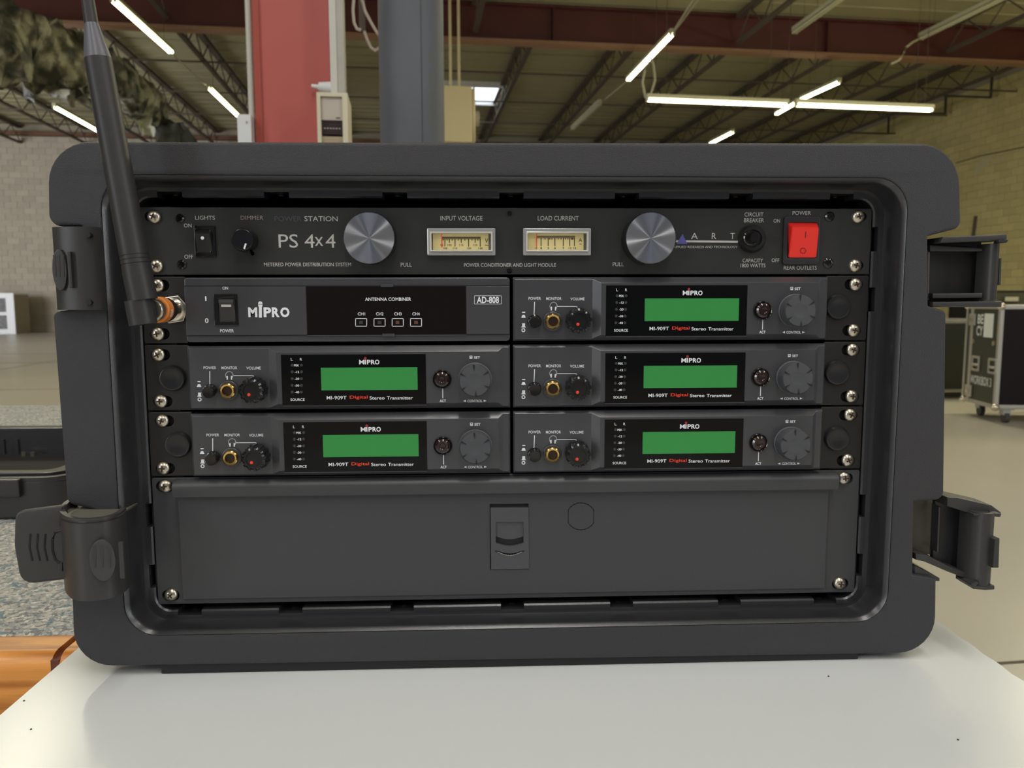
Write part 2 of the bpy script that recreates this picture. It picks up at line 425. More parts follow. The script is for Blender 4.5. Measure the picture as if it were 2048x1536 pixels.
# painted crack line and pale repair patch on the right wall
tube_pts = [room_at(x, y, u=UR - .02) for x, y in ((1912, 326), (1960, 312), (2000, 304), (2060, 292))]
obj('wall_cable', tube(nb(), tube_pts, .015, 6), STEELD, wall_right, ROOM)
a = room_at(1952, 432, u=UR - .03); b_ = room_at(1946, 478, u=UR - .03)
obj('wall_pipe', tube(nb(), [a, b_], .05, 8), STEELD, wall_right, ROOM)
PATCH = mat('pale_patch', (.56, .50, .30), .8)
for pts in (((1960, 320), (1985, 312), (1975, 330), (1955, 350), (1945, 348)), ((1990, 318), (2006, 312), (2008, 320), (1992, 326)),):
    bm = nb(); bm.faces.new([bm.verts.new(room_at(x, y, u=UR - .016)) for x, y in pts]); obj('mortar_patch', bm, PATCH, wall_right, ROOM, 0)
# ceiling: backing plus deck panels with open seams
ceiling = struct('ceiling', B(UL, UR, VB, VF, HC, HC + .15), STEELD)
vs = [VB, -7.8, -5.4, -3, -.6, 1.8, 4.2, 6.6, 9.0, 11.4, 13.8, 16.2]
vs += [room_at(1100, y, w=HC).y for y in (107, 151, 197, 237)] + [VF]
for a, b in zip(vs, vs[1:]):
    bm = nb(); n = max(2, int((b - a) / .5))
    box(bm, UL, UR, a + .05, b - .05, HC - .03, HC)
    for k in range(1, n):    # rolled ribs
        v = a + (b - a) * k / n; box(bm, UL, UR, v - .02, v + .02, HC - .055, HC - .03)
    obj('deck_panel', bm, DECK, ceiling, ROOM, 0)
# main beam (near the back third) as three rolled plates
VBM = room_at(1100, 83, w=6.32).y
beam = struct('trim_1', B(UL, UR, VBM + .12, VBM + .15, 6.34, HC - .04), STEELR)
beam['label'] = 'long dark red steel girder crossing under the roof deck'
obj('lower_flange', B(UL, UR, VBM, VBM + .28, 6.28, 6.34), FLANGE, beam, ROOM, 0, label='orange lower flange of the girder')  # lower flange in a paler colour than the rest of the girder
obj('upper_flange', B(UL, UR, VBM, VBM + .28, HC - .10, HC - .06), STEELR, beam, ROOM, 0)
for u in (-15, -9, -3, 3, 9, 14):
    obj('stiffener', B(u, u + .02, VBM + .01, VBM + .12, 6.34, HC - .1), STEELR, beam, ROOM, 0)
# a second girder along the back wall head
back_beam = struct('trim_2', B(UL, UR, VF - .30, VF - .02, HC - .42, HC - .30), mat('rust_angle', (.15, .075, .04), .8))
# skylight
sk = [room_at(x, y, w=HC) for x, y in ((893, 158), (1012, 157), (985, 197), (893, 197))]
u0, u1, v0, v1 = sk[0].x, sk[2].x + .1, sk[0].y, sk[2].y
window = struct('window_1', prism([[(u0 - .08, v0 - .08), (u1 + .08, v0 - .08), (u1 + .08, v1 + .08), (u0 - .08, v1 + .08)], [(u0, v0), (u1, v0), (u1, v1), (u0, v1)]], 0, .14), WHITEP,
                ROOM @ Matrix.Translation((0, 0, HC - .06)) @ Matrix.Rotation(PI / 2, 4, 'X') @ Matrix.Scale(1, 4))
bpy.data.objects.remove(window)
window = struct('window_1', join(B(u0 - .08, u1 + .08, v0 - .08, v0, HC - .2, HC - .03), B(u0 - .08, u1 + .08, v1, v1 + .08, HC - .2, HC - .03),
                B(u0 - .08, u0, v0, v1, HC - .2, HC - .03), B(u1, u1 + .08, v0, v1, HC - .2, HC - .03)), WHITEP)
obj('pane', B(u0, u1, v0, v1, HC - .09, HC - .07), SKY, window, ROOM, 0, label='bright daylit skylight pane')
obj('glazing_bar', B((u0 + u1) / 2 - .03, (u0 + u1) / 2 + .03, v0, v1, HC - .12, HC - .09), WHITEP, window, ROOM, 0)

# ------------------------------------------------------------------ roof joists
def joist(u, v0, v1, label, endframe=False):
    t = thing('roof_joist', label, 'joist', ROOM @ Matrix.Translation((u, v0, 6.43)), 'open web joists under the roof')
    obj('bottom_chord', B(u - .05, u + .05, v0, v1, 6.43, 6.49), STEELD, t, ROOM, 0)
    obj('top_chord', B(u - .07, u + .07, v0, v1, 6.94, 7.02), STEELD, t, ROOM, 0)
    bm = nb(); n = int((v1 - v0) / .55)
    for k in range(n):
        a = v0 + (v1 - v0) * k / n; b = v0 + (v1 - v0) * (k + 1) / n
        p = (u, a, 6.49), (u, b, 6.94)
        if k % 2: p = (u, a, 6.94), (u, b, 6.49)
        cyl(bm, p[0], p[1], .016, n=6)
    obj('web', bm, STEELD, t, ROOM, 0)
J = [(-13.1, 'leftmost open web joist, beyond the camouflage sheeting'), (-10.95, 'open web joist at far left, above the white slotted crate'),
     (-8.8, 'open web joist behind the antenna, beside the left wall lamp'), (-6.62, 'open web joist carrying the camouflage sheeting'),
     (-4.55, 'open web joist just left of the red column'), (-2.2, 'open web joist hidden mostly behind the red column'),
     (.25, 'open web joist between the conduit and the grey pipe'), (2.64, 'open web joist just right of the grey pipe, by the skylight'),
     (4.86, 'open web joist beside the single unlit lamp in mid ceiling'), (6.98, 'open web joist crossing behind the left half of the horizontal lamps'),
     (9.5, 'open web joist behind the small slanting lamps at right'), (11.8, 'second open web joist from the right wall'), (14.1, 'open web joist nearest the right wall')]
for u, lb in J: joist(u, VBM + .3, VF - .05, lb)
for u, lb in ((-4.55, 'nearer open web joist at top left, this side of the red girder'), (1.4, 'nearer open web joist at top centre, this side of the red girder'), (6.98, 'nearer open web joist at top right, this side of the red girder'), (11.8, 'nearer open web joist at the top right corner')):
    joist(u, 4.0, VBM - .02, lb)
# bridging bars across the joists
for i, (y, lb) in enumerate(((145, 'first'), (203, 'second'), (245, 'third'))):
    v = room_at(1100, y, w=6.46).y
    o = obj('bridging_bar', B(-14, UR - .05, v - .02, v + .02, 6.40, 6.43), STEELD, None, ROOM, 0)
    tag(o, f'thin dark bridging bar running across the joists, {lb} beyond the red girder', 'bar', 'bridging bars under the joists')
for i, (uc, px, py) in enumerate(((0, 1985, 130), (0, 1892, 185), (0, 1777, 240))):
    p = room_at(px, py, u=UR - .25)
    q = ('right end, nearest', 'right end, middle', 'right end, farthest')[i]
    o = obj('wall_hanger', join(B(UR - .27, UR - .22, p.y - .025, p.y + .025, 6.43, 7.05), B(UR - 1.6, UR - .22, p.y - .02, p.y + .02, 6.40, 6.45)), STEELD, None, ROOM, 0)
    tag(o, f'dark L shaped steel hanger against the right block wall, {q}', 'hanger', 'wall hangers')

# ------------------------------------------------------------------ fluorescent fixtures
def fixture(a, b, lit, label, w=.10):
    a = Vector(a); b = Vector(b); d = (b - a); L = d.length; yaw = math.atan2(d.y, d.x)
    M = ROOM @ Matrix.Translation(a) @ Matrix.Rotation(yaw, 4, 'Z')
    t = thing('fluorescent_light', label, 'light', M, 'ceiling strip lamps')
    obj('housing', B(0, L, -w / 2, w / 2, .03, .10, bev=.01), FIX, t, M)
    for s in (-1, 1):
        obj('tube', cyl(nb(), (.04, s * w * .28, 0), (L - .04, s * w * .28, 0), .022, n=12), TUBE if lit else TUBEOFF, t, M)
        for x in (.02, L - .03): obj('lamp_holder', B(x - .012, x + .012, s * w * .28 - .02, s * w * .28 + .02, -.025, .03), FIX, t, M, 0)
    for x in (.35, L - .35): obj('hanger_rod', cyl(nb(), (x, 0, .09), (x, 0, HC - .06 - a.z), .004, n=6), STEELD, t, M, 0)
    return t
def P47(px, py, w=5.7): return room_at(px, py, w=w)
def row(p0, p1, lit, lab, w=5.7, u=None):
    a = P47(*p0, w=w); b = P47(*p1, w=w)
    if u: a.x = b.x = u
    return fixture(a, b, lit, lab)
row((225, 0), (343, 106), True, 'lit strip lamp at upper left, longest of the left row')
row((418, 176), (480, 236), True, 'lit strip lamp close beside the left of the red column')
row((108, 214), (206, 268), True, 'lit strip lamp behind the antenna, over the left back wall')
row((1345, 68), (1256, 161), True, 'lit strip lamp crossing the red girder right of centre')
row((1200, 207), (1145, 259), False, 'unlit pale strip lamp in mid ceiling, right of the grey pipe')
row((1680, 164), (1601, 200), True, 'short lit strip lamp just above the two horizontal lamps')
row((1596, 204), (1552, 229), True, 'short lit strip lamp passing behind the joint of the horizontal lamps', w=5.7)
row((1467, 264), (1420, 288), True, 'small lit strip lamp just over the case rim, right of centre')
row((1700, -14), (1588, 66), False, 'unlit strip lamp at top, left of the dangling conduit')
row((2030, -14), (1840, 78), False, 'unlit strip lamp at top right with a bent conduit at its end')
lf = fixture(room_at(1292, 200, w=4.4), room_at(1576, 211, w=4.4), True, 'left one of the two horizontal lit lamps')
fixture(room_at(1590, 210, w=4.4), room_at(1866, 221, w=4.4), True, 'right one of the two horizontal lit lamps')
def cordthing(name, pts, r, label, cat='cord', m=CORD, group=None):
    o = obj(name, tube(nb(), pts, r, 6), m, None, ROOM); return tag(o, label, cat, group)
c = room_at(342, 106, w=5.80); d = room_at(418, 176, w=5.80)
cordthing('conduit', [c, d], .014, 'thin conduit joining the two lit lamps left of the red column', 'conduit')
c = room_at(1256, 161, w=5.80); d = room_at(1200, 207, w=5.80)
cordthing('conduit', [c, d], .014, 'thin conduit joining the girder lamp to the unlit mid lamp', 'conduit')
for dx, lb in ((0, 'left strand of the twin conduit above the girder lamp'), (9, 'right strand of the twin conduit above the girder lamp')):
    cordthing('conduit', [room_at(1392 + dx, -8, w=5.78), room_at(1362 + dx * .6, 38, w=5.78), room_at(1345, 66, w=5.78)], .018, lb, 'conduit')
vv = 13.1
for pts, lb in (([(1291, 196), (1285, 165), (1290, 140), (1298, 124)], 'left strand of the cord loop over the horizontal lamps'),
                ([(1301, 190), (1310, 160), (1307, 130), (1302, 118)], 'right strand of the cord loop over the horizontal lamps')):
    P = [room_at(x, y, v=vv) for x, y in pts]
    cordthing('electric_cable', P, .02, lb, group='cord loop')
cordthing('bent_conduit', [room_at(x, y, v=13.35) for x, y in ((1842, 76), (1826, 84), (1812, 95), (1808, 106), (1802, 116), (1797, 121), (1782, 128))], .02, 'bent end of conduit dangling in front of the red girder', 'conduit')
# supports for the hanging pair
for px, nm in ((1310, 'left'), (1575, 'middle'), (1850, 'right')):
    p = room_at(px, 205, w=4.5)
    cordthing('hanger_wire', [p, Vector((p.x, p.y, HC - .03))], .004, f'thin wire holding up the horizontal lamps, {nm} one', 'wire', STEELD)

# ------------------------------------------------------------------ unit heater
hv = 12.0
p0 = room_at(868, 283, v=hv); p1 = room_at(944, 172, v=hv)
hz0, hz1 = p0.z, p1.z; hu0, hu1 = p0.x - .15, p1.x
pr = room_at(974, 190, v=hv + 1.0)
hM = ROOM @ Matrix.Translation(((hu0 + hu1) / 2, hv + .4, hz0))
ht = thing('unit_heater', 'cream unit heater with louvres hung from the roof beside the grey pipe', 'heater', hM)
hd = .95
obj('cabinet', join(B(hu0, hu1, hv, hv + hd, hz0, hz1, bev=.02)), CREAM, ht, ROOM)
obj('grille_frame', prism([[(hv + .02, hz0 + .03), (hv + hd - .02, hz0 + .03), (hv + hd - .02, hz1 - .03), (hv + .02, hz1 - .03)],
                           [(hv + .12, hz0 + .12), (hv + hd - .12, hz0 + .12), (hv + hd - .12, hz1 - .14), (hv + .12, hz1 - .14)]], 0, .05),
    CREAM, ht, ROOM @ Matrix.Translation((hu1, 0, 0)) @ Matrix(((0, -1, 0, .05), (1, 0, 0, 0), (0, 0, 1, 0), (0, 0, 0, 1))), 0)
obj('dark_opening', B(hu1 + .001, hu1 + .01, hv + .12, hv + hd - .12, hz0 + .12, hz1 - .14), LOUV, ht, ROOM, 0)
for k in range(4):
    z = hz0 + .16 + k * (hz1 - hz0 - .34) / 3.4
    M2 = ROOM @ Matrix.Translation((hu1 + .03, 0, z)) @ Matrix.Rotation(.5, 4, 'Y')
    obj('louvre', B(-.04, .04, hv + .12, hv + hd - .12, -.006, .006), CREAM, ht, M2, 0)
obj('motor', cyl(nb(), (hu1 + .005, hv + hd * .45, hz1 - .38), (hu1 + .14, hv + hd * .45, hz1 - .38), .12, n=16), GREYBOX, ht, ROOM)
for px in (901, 918):
    p = room_at(px, 150, v=hv + .3)
    obj('hanger_rod', B(p.x - .02, p.x + .02, hv + .28, hv + .32, hz1 - .02, HC - .03), CREAM, ht, ROOM, 0)

# ------------------------------------------------------------------ red column, conduit, boxes, grey pipe
cv = 3.2
xl, xr = room_at(512, 150, v=cv).x, room_at(664, 150, v=cv).x
colt = thing('steel_column', 'red painted steel column behind the case', 'column', ROOM @ Matrix.Translation(((xl + xr) / 2, cv + .15, 0)))
obj('front_flange', B(xl + .018, xr, cv, cv + .02, .02, HC - .05), REDCOL, colt, ROOM, 0)
obj('edge_angle', B(xl - .006, xl + .02, cv - .008, cv + .03, .02, HC - .05), mat('shaded_red_paint', (.34, .05, .03), .5), colt, ROOM, 0, label='darker red strip down the left edge')  # narrow side of the flange, its shade put into a darker red
obj('web', B((xl + xr) / 2 - .008, (xl + xr) / 2 + .008, cv + .02, cv + .28, .02, HC - .05), REDCOL, colt, ROOM, 0)
obj('rear_flange', B(xl, xr, cv + .28, cv + .30, .02, HC - .05), REDCOL, colt, ROOM, 0)
obj('base_plate', B(xl - .08, xr + .08, cv - .08, cv + .38, 0, .02), REDCOL, colt, ROOM, 0)
p = room_at(499, 100, v=cv + .03).x
tag(obj('conduit', tube(nb(), [(p, cv + .03, 0), (p, cv + .03, 2.0), (p + .004, cv + .03, 3), (p, cv + .03, HC - .04)], .012, 10), CONDUIT, None, ROOM), 'thin pale conduit up the left edge of the red column', 'conduit')
q0, q1 = room_at(482, 283, v=cv), room_at(508, 236, v=cv)
sb = thing('junction_box', 'small white junction box at the left edge of the red column', 'box', ROOM @ Matrix.Translation(((q0.x + q1.x) / 2, cv, 0.9)))
obj('body', B(q0.x, q1.x, cv - .06, cv + .02, q0.z - .06, q1.z, bev=.004), WHITEP, sb, ROOM)
obj('lid_screw', cyl(nb(), ((q0.x + q1.x) / 2 + .01, cv - .062, q1.z - .03), ((q0.x + q1.x) / 2 + .01, cv - .058, q1.z - .03), .005, n=10), SCREW, sb, ROOM)
cv2 = cv - .10
c0, c1, c2 = room_at(661, 150, v=cv2).x, room_at(674, 150, v=cv2).x, room_at(689, 150, v=cv2).x
ct = thing('cable_trunking', 'pale square trunking running up the right edge of the red column', 'trunking', ROOM @ Matrix.Translation(((c0 + c2) / 2, cv2, 0)))
ztop = room_at(670, 190, v=cv2).z
obj('channel', B(c0, c1, cv2, cv2 + .09, ztop, HC - .04), CONDUIT, ct, ROOM, 0)
obj('cover_strip', B(c1, c2, cv2 + .004, cv2 + .09, ztop, HC - .04), mat('grey_conduit', (.40, .38, .33), .55, var=.1, vscale=8), ct, ROOM, 0)
b0, b1 = room_at(637, 283, v=cv2 - .03), room_at(696, 190, v=cv2 - .03)
bx = thing('thermostat_box', 'ivory control box with dark window on the red column', 'box', ROOM @ Matrix.Translation(((b0.x + b1.x) / 2, cv2, b0.z - .05)))
w_ = b1.x - b0.x; zb = b0.z - .07; zt = b1.z
yb_ = cv2 - .03
obj('frame', prism([[(b0.x, zb), (b1.x, zb), (b1.x, zt), (b0.x, zt)], [(b0.x + w_ * .13, zb + .04), (b1.x - w_ * .18, zb + .04), (b1.x - w_ * .18, zt - .015), (b0.x + w_ * .13, zt - .015)]], yb_ - .03, yb_ + .03, .002), IVORY, bx, ROOM, 30)
zz = lambda py: room_at(660, py, v=yb_).z
obj('cover', B(b0.x + w_ * .13, b1.x - w_ * .18, yb_ - .02, yb_ + .03, zz(243), zt - .015, bev=.003), GREYBOX, bx, ROOM)
obj('display_window', B(b0.x + w_ * .13, b1.x - w_ * .18, yb_ - .012, yb_ + .03, zz(270), zz(244)), mat('brown_window', (.035, .02, .018), .25), bx, ROOM)
obj('lower_cover', B(b0.x + w_ * .13, b1.x - w_ * .18, yb_ - .018, yb_ + .03, zb + .04, zz(275)), mat('tan_cover', (.36, .29, .18), .5), bx, ROOM)
for k in range(6):
    x = b0.x + w_ * (.20 + k * .095)
    obj('scale_mark', B(x, x + w_ * .06, yb_ - .0135, yb_ - .012, zz(259), zz(257.5)), PRINTG, bx, ROOM, 0)
obj('badge', B(b1.x - w_ * .40, b1.x - w_ * .26, yb_ - .0215, yb_ - .02, zz(239), zz(237)), INK, bx, ROOM, 0)
obj('backing', B(b0.x, b1.x, yb_ + .03, cv2 + .13, zb, zt - .001), IVORY, bx, ROOM, 0)
s0, s1 = room_at(638, 186, v=cv - .03), room_at(660, 163, v=cv - .03)
zs_ = (s0.z + s1.z) / 2
pk = thing('pull_plug', 'white plug with a pointed tip stuck out left of the trunking', 'plug', ROOM @ Matrix.Translation((s1.x, cv - .02, s0.z)))
obj('body', cyl(nb(), (s1.x + .01, cv - .03, zs_ - .002), (s0.x, cv - .03, zs_), .024, .018, 14), WHITEP, pk, ROOM)
obj('tip', cyl(nb(), (s0.x, cv - .03, zs_), (s0.x - .028, cv - .03, zs_ + .004), .009, .006, 10), WHITEP, pk, ROOM)
pv = 2.5
pa, pb = room_at(758, 150, v=pv), room_at(888, 150, v=pv)
pr_ = (pb.x - pa.x) / 2; pc = (pa.x + pb.x) / 2
pt = thing('steel_pipe_column', 'thick round dark grey steel pipe standing behind the case', 'pipe', ROOM @ Matrix.Translation((pc, pv, 0)))
obj('pipe', cyl(nb(), (pc, pv, .015), (pc, pv, HC - .04), pr_, n=48), PIPE, pt, ROOM)
obj('seam', B(pc + pr_ * .28, pc + pr_ * .30, pv - pr_ * .97, pv - pr_ * .9, .02, HC - .05), mat('pipe_seam', (.03, .03, .035), .5), pt, ROOM, 0)
obj('base_flange', cyl(nb(), (pc, pv, 0), (pc, pv, .015), pr_ * 1.5, n=32), PIPE, pt, ROOM)
# loose cables between column and pipe
for i, (pts, lb) in enumerate((([(708, -8), (706, 20), (708, 45), (714, 58), (722, 60)], 'short loose cable right of the trunking'),
                ([(722, -8), (730, 22), (742, 45), (752, 62), (762, 75)], 'loose cable running behind the grey pipe'),
                ([(728, 60), (734, 78), (742, 95), (750, 101), (764, 92)], 'loop of loose cable left of the grey pipe'))):
    cordthing('loose_cable', [room_at(x, y, v=4.2 + .05 * i) for x, y in pts], .008, lb, 'cable', GREYBOX, 'loose cables')
p = room_at(724, 30, v=4.3)
tag(obj('hanging_strap', B(p.x - .016, p.x + .016, 4.29, 4.31, room_at(724, 62, v=4.3).z, HC - .06), STEELD, None, ROOM, 0), 'dark strap hanging between the trunking and the grey pipe', 'strap')

# ------------------------------------------------------------------ camouflage sheeting bunched under the left joists
cs_ = thing('camouflage_sheeting', 'camouflage sheeting bunched up under the roof joists at top left, behind the antenna', 'sheeting', ROOM @ Matrix.Translation(room_at(150, 150, v=16)))
def tarp(path, half, label, seed, ns=60, nt_=16, amp=.35):
    """crumpled sleeve of film following a path of (centre, half-height)"""
    bm = nb(); rows = []
    for i in range(ns + 1):
        t = i / ns * (len(path) - 1); k = min(int(t), len(path) - 2); f = t - k
        c = path[k].lerp(path[k + 1], f); h = half[k] * (1 - f) + half[k + 1] * f
        r = []
        for j in range(nt_):
            a = 2 * PI * j / nt_
            q = c + Vector((math.cos(a) * h * .55, 0, math.sin(a) * h))
            nn = noise.noise_vector(q * 1.7 + Vector((seed, 0, 0))) * amp + noise.noise_vector(q * 5 + Vector((seed, 3, 0))) * amp * .45
            nn += Vector((0, 0, -abs(noise.noise(q * 2.5 + Vector((0, seed, 0)))) * amp * 1.2 if math.sin(a) < 0 else 0))
            r.append(bm.verts.new(q + nn))
        rows.append(r)
    for a, b in zip(rows, rows[1:]):
        for k in range(nt_): bm.faces.new((a[k], a[(k + 1) % nt_], b[(k + 1) % nt_], b[k]))
    bm.faces.new(rows[0][::-1]); bm.faces.new(rows[-1])
    for f in bm.faces[:]: pass
    bmesh.ops.recalc_face_normals(bm, faces=bm.faces[:])
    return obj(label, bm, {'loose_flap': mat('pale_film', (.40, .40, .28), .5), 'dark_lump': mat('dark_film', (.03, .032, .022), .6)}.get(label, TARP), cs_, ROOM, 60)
tarp([room_at(-40, 70, v=13), room_at(50, 95, v=14), room_at(120, 120, v=15.6), room_at(185, 165, v=17.5)], [.62, .60, .52, .30], 'bunched_sheet', 3.1)
tarp([room_at(120, 62, v=15), room_at(210, 120, v=17), room_at(265, 178, v=18.5), room_at(330, 228, v=21)], [.12, .26, .50, .26], 'joist_band', 8.3, amp=.25)
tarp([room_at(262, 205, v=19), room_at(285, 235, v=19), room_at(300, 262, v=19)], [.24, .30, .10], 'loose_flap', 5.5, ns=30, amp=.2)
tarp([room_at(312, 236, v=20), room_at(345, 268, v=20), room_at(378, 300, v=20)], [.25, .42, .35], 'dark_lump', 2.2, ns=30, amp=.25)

# ------------------------------------------------------------------ white slotted crate far left
A = room_at(32, 668, w=0); Hh = room_at(32, 586, v=A.y).z
A2 = room_at(50, 664, w=0)
cu1 = A.x; cu0 = A.x - 1.25; yv = A.y
cr = thing('slotted_crate', 'white plastic crate with two rows of windows by the far left wall', 'crate', ROOM @ Matrix.Translation(((cu0 + cu1) / 2, yv + .4, 0)))
hh = Hh / 2
outer = [(cu0, 0), (cu1, 0), (cu1, Hh), (cu0, Hh)]
holes = []
for zc in (.16, Hh / 2 + .05):
    for k in range(2):
        x0 = cu1 - .19 - (k + 1) * .46; x1 = x0 + .40
        holes.append([(x0, zc), (x1, zc), (x1, zc + Hh / 2 - .22), (x0, zc + Hh / 2 - .22)])
obj('front_frame', prism([outer] + holes, yv, yv + .06, .01), WHITEP, cr, ROOM, 30)
for h in holes: obj('window_film', B(h[0][0], h[1][0], yv + .03, yv + .05, h[0][1], h[2][1]), GREYW, cr, ROOM, 0)
obj('side_panel', B(cu1 - .06, cu1, yv + .06, yv + 1.0, 0, Hh - .05), TAN, cr, ROOM, 0)
obj('side_panel', B(cu0, cu0 + .06, yv + .06, yv + 1.0, 0, Hh - .05), TAN, cr, ROOM, 0)
obj('top_panel', B(cu0, cu1, yv + .06, yv + 1.0, Hh - .06, Hh), WHITEP, cr, ROOM, 0)

# ------------------------------------------------------------------ flight cases at right
def flight_case(N, Lc, depth, z0, z1, label, front_print=False, lite=False, name='flight_case'):
    """front face runs from N (near corner) to Lc (far-left corner); depth goes to the right"""
    N = Vector((N[0], N[1], 0)); Lc = Vector((Lc[0], Lc[1], 0)); d = (N - Lc); wd_ = d.length; ang = math.atan2(d.y, d.x)
    M = ROOM @ Matrix.Translation(Lc) @ Matrix.Rotation(ang, 4, 'Z')    # local x Lc->N, local y into the case
    t = thing(name, label, 'case', M)
    H = z1 - z0; e = .035
    obj('body', B(.01, wd_ - .01, .01, depth - .01, z0 + .01, z1 - .01), FPANEL2, t, M, 0)
    obj('front_panel', B(e, wd_ - e, .002, .012, z0 + e, z1 - e), FPANEL, t, M, 0)
    for x in (0, wd_ - e):
        for y in (0, depth - e): obj('edge_extrusion', B(x, x + e, y, y + e, z0, z1, bev=.006), ALU, t, M)
    for y in (0, depth - e):
        for z in (z0, z1 - e): obj('edge_extrusion', B(0, wd_, y, y + e, z, z + e, bev=.006), ALU, t, M)
    for x in (0, wd_ - e):
        for z in (z0, z1 - e): obj('edge_extrusion', B(x, x + e, 0, depth, z, z + e, bev=.006), ALU, t, M)
    if lite: return t, M, wd_
    sx = .10     # lid seam extrusion near the far edge
    obj('seam_extrusion', B(sx, sx + .045, -.004, .01, z0, z1, bev=.003), ALU, t, M)
    for x in (.012, wd_ - .012):
        for z in (z0 + .012, z1 - .012):
            b = nb(); bmesh.ops.create_icosphere(b, subdivisions=2, radius=.032, matrix=Matrix.Translation((x, .012, z))); obj('ball_corner', b, CHROME, t, M)
    for z in (z0 + .12 * H, z1 - .15 * H):
        k = obj('butterfly_latch', B(sx - .02, sx + .095, -.012, 0, z - .05, z + .05, bev=.004), ALU, t, M)
        obj('latch_wing', B(sx + .015, sx + .06, -.022, -.012, z - .018, z + .018, bev=.004), CHROME, k, M)
    for x in (.24 * wd_ / .59, .53 * wd_ / .59):
        z = z0 + .41 * H
        k = obj('recessed_handle', prism([rrect(x - .07, x + .07, z - .065, z + .065, .012), rrect(x - .045, x + .045, z - .045, z + .045, .01)], -.01, .0, .002), ALU, t, M)
        obj('handle_grip', tube(nb(), [(x - .035, -.004, z - .01), (x - .03, -.018, z - .01), (x + .03, -.018, z - .01), (x + .035, -.004, z - .01)], .011, 8), ALU, k, M)
    for x in (.17, .52):
        obj('rivet_plate', cyl(nb(), (x, 0, z0 + .63 * H), (x, -.008, z0 + .63 * H), .022, n=14), SCREW, t, M)
    for x in (.10, wd_ - .07):
        for y in (.12, depth - .12):
            k = obj('caster', join(B(x - .05, x + .05, y - .05, y + .05, z0 - .012, z0 - .001), B(x - .035, x + .035, y - .028, y + .028, z0 - .055, z0 - .012)), ALU, t, M, 0)
            obj('wheel', cyl(nb(), (x + .01, y - .018, .045), (x + .01, y + .018, .045), .045, n=20), RUBBER, k, M)
    return t, M, wd_
N = room_at(1988, 818, w=.12); Lc = room_at(1922, 800, w=.12)
ztop = room_at(2012, 610, v=N.y).z
ft, fM, fw = flight_case(N, Lc, 1.15, .12, ztop, 'black flight case with aluminium edges and stencilled lettering at far right')
# stencil print on its front face (local x to the right, z up)
def fprint(bm): return obj('stencil_lettering', bm, mat('stencil_white', (.72, .74, .72), .6), ft, fM, 0)
FH = ztop - .12
fprint(text('WORKBOX 3', .335, .12 + FH * .245, .36, .075, -.0005, .01))
zc = .12 + FH * .80
fprint(text('BE', .27, zc + .05, .10, .08, -.0005, .02)); fprint(text('CY', .265, zc - .05, .11, .085, -.0005, .02))
for k in range(5): obj('printed_block', B(.335 + k * .031, .364 + k * .031, -.001, .0015, zc - .10, zc + .098), mat('stencil_white', (.7, .7, .7)), ft, fM, 0)
# second case further back left, third dark row behind
N2 = room_at(1936, 806, w=.1); L2 = room_at(1858, 800, w=.1)
zt2 = room_at(1905, 641, v=7.6).z
a2 = room_at(1936, 800, v=7.2); a3 = room_at(1858, 800, v=7.2)
flight_case((a2.x + .4, 7.25), (a3.x, 7.25), .7, .06, room_at(1905, 640, v=7.25).z, 'lower black flight case behind the lettered one, by the case rim', lite=True)
g0 = room_at(1985, 650, v=11.5)
fc3, M3, w3 = flight_case((g0.x + 3.2, 11.5), (g0.x - .2, 11.5), .8, 0, room_at(2010, 581, v=11.5).z, 'long black flight case in the background above the lettered one', lite=True)
for ch in kids(fc3):
    if ch.name.startswith('edge'): ch.data.materials[0] = FPANEL2
lp = room_at(2022, 598, v=11.49)
obj('silver_label', B(lp.x - .12, lp.x + .12, 11.47, 11.485, lp.z - .035, lp.z + .035), ALU, fc3, ROOM, 0)

# ================================================================== TABLE, BENCH, LID
TZ = -.1735
xl = WZ(75, 1366, TZ).x; xr_ = WZ(1960, 1302, TZ).x
tb = thing('table', 'glossy white tabletop under the black rack case', 'table', ((xl + xr_) / 2, 0, FLOOR))
bm = nb()      # slightly wavy right edge, as cut corrugated board
pts = [(xl, -.80), ]
n = 150
for k in range(n + 1):
    y = -.80 + 1.42 * k / n; pts.append((xr_ + .0008 * math.sin(k * 2.1), y))
pts.append((xl, .62))
vt = [bm.verts.new((x, y, TZ)) for x, y in pts]; f = bm.faces.new(vt)
ex = bmesh.ops.extrude_face_region(bm, geom=[f]); 
for v in [g for g in ex['geom'] if isinstance(g, bmesh.types.BMVert)]: v.co.z -= .018
bmesh.ops.recalc_face_normals(bm, faces=bm.faces[:])
obj('tabletop', bm, TABLE, tb, smooth=0)
for x in (xl + .03, xr_ - .06):
    for y in (-.75, .55): obj('leg', B(x, x + .03, y, y + .03, FLOOR, TZ - .018), TEDGE, tb)
for x0, x1, y in ((xl + .06, xr_ - .06, -.75), (xl + .06, xr_ - .06, .56)): obj('apron', B(x0, x1, y, y + .018, TZ - .08, TZ - .018), TEDGE, tb)
for px, py in ((1657, 1353), (1916, 1480), (48, 1402), (62, 1459)):
    q = WZ(px, py, TZ); o = obj('speck', cyl(nb(), (q.x, q.y, TZ + .0001), (q.x, q.y, TZ + .0004), .0006, n=8), INK, tb)

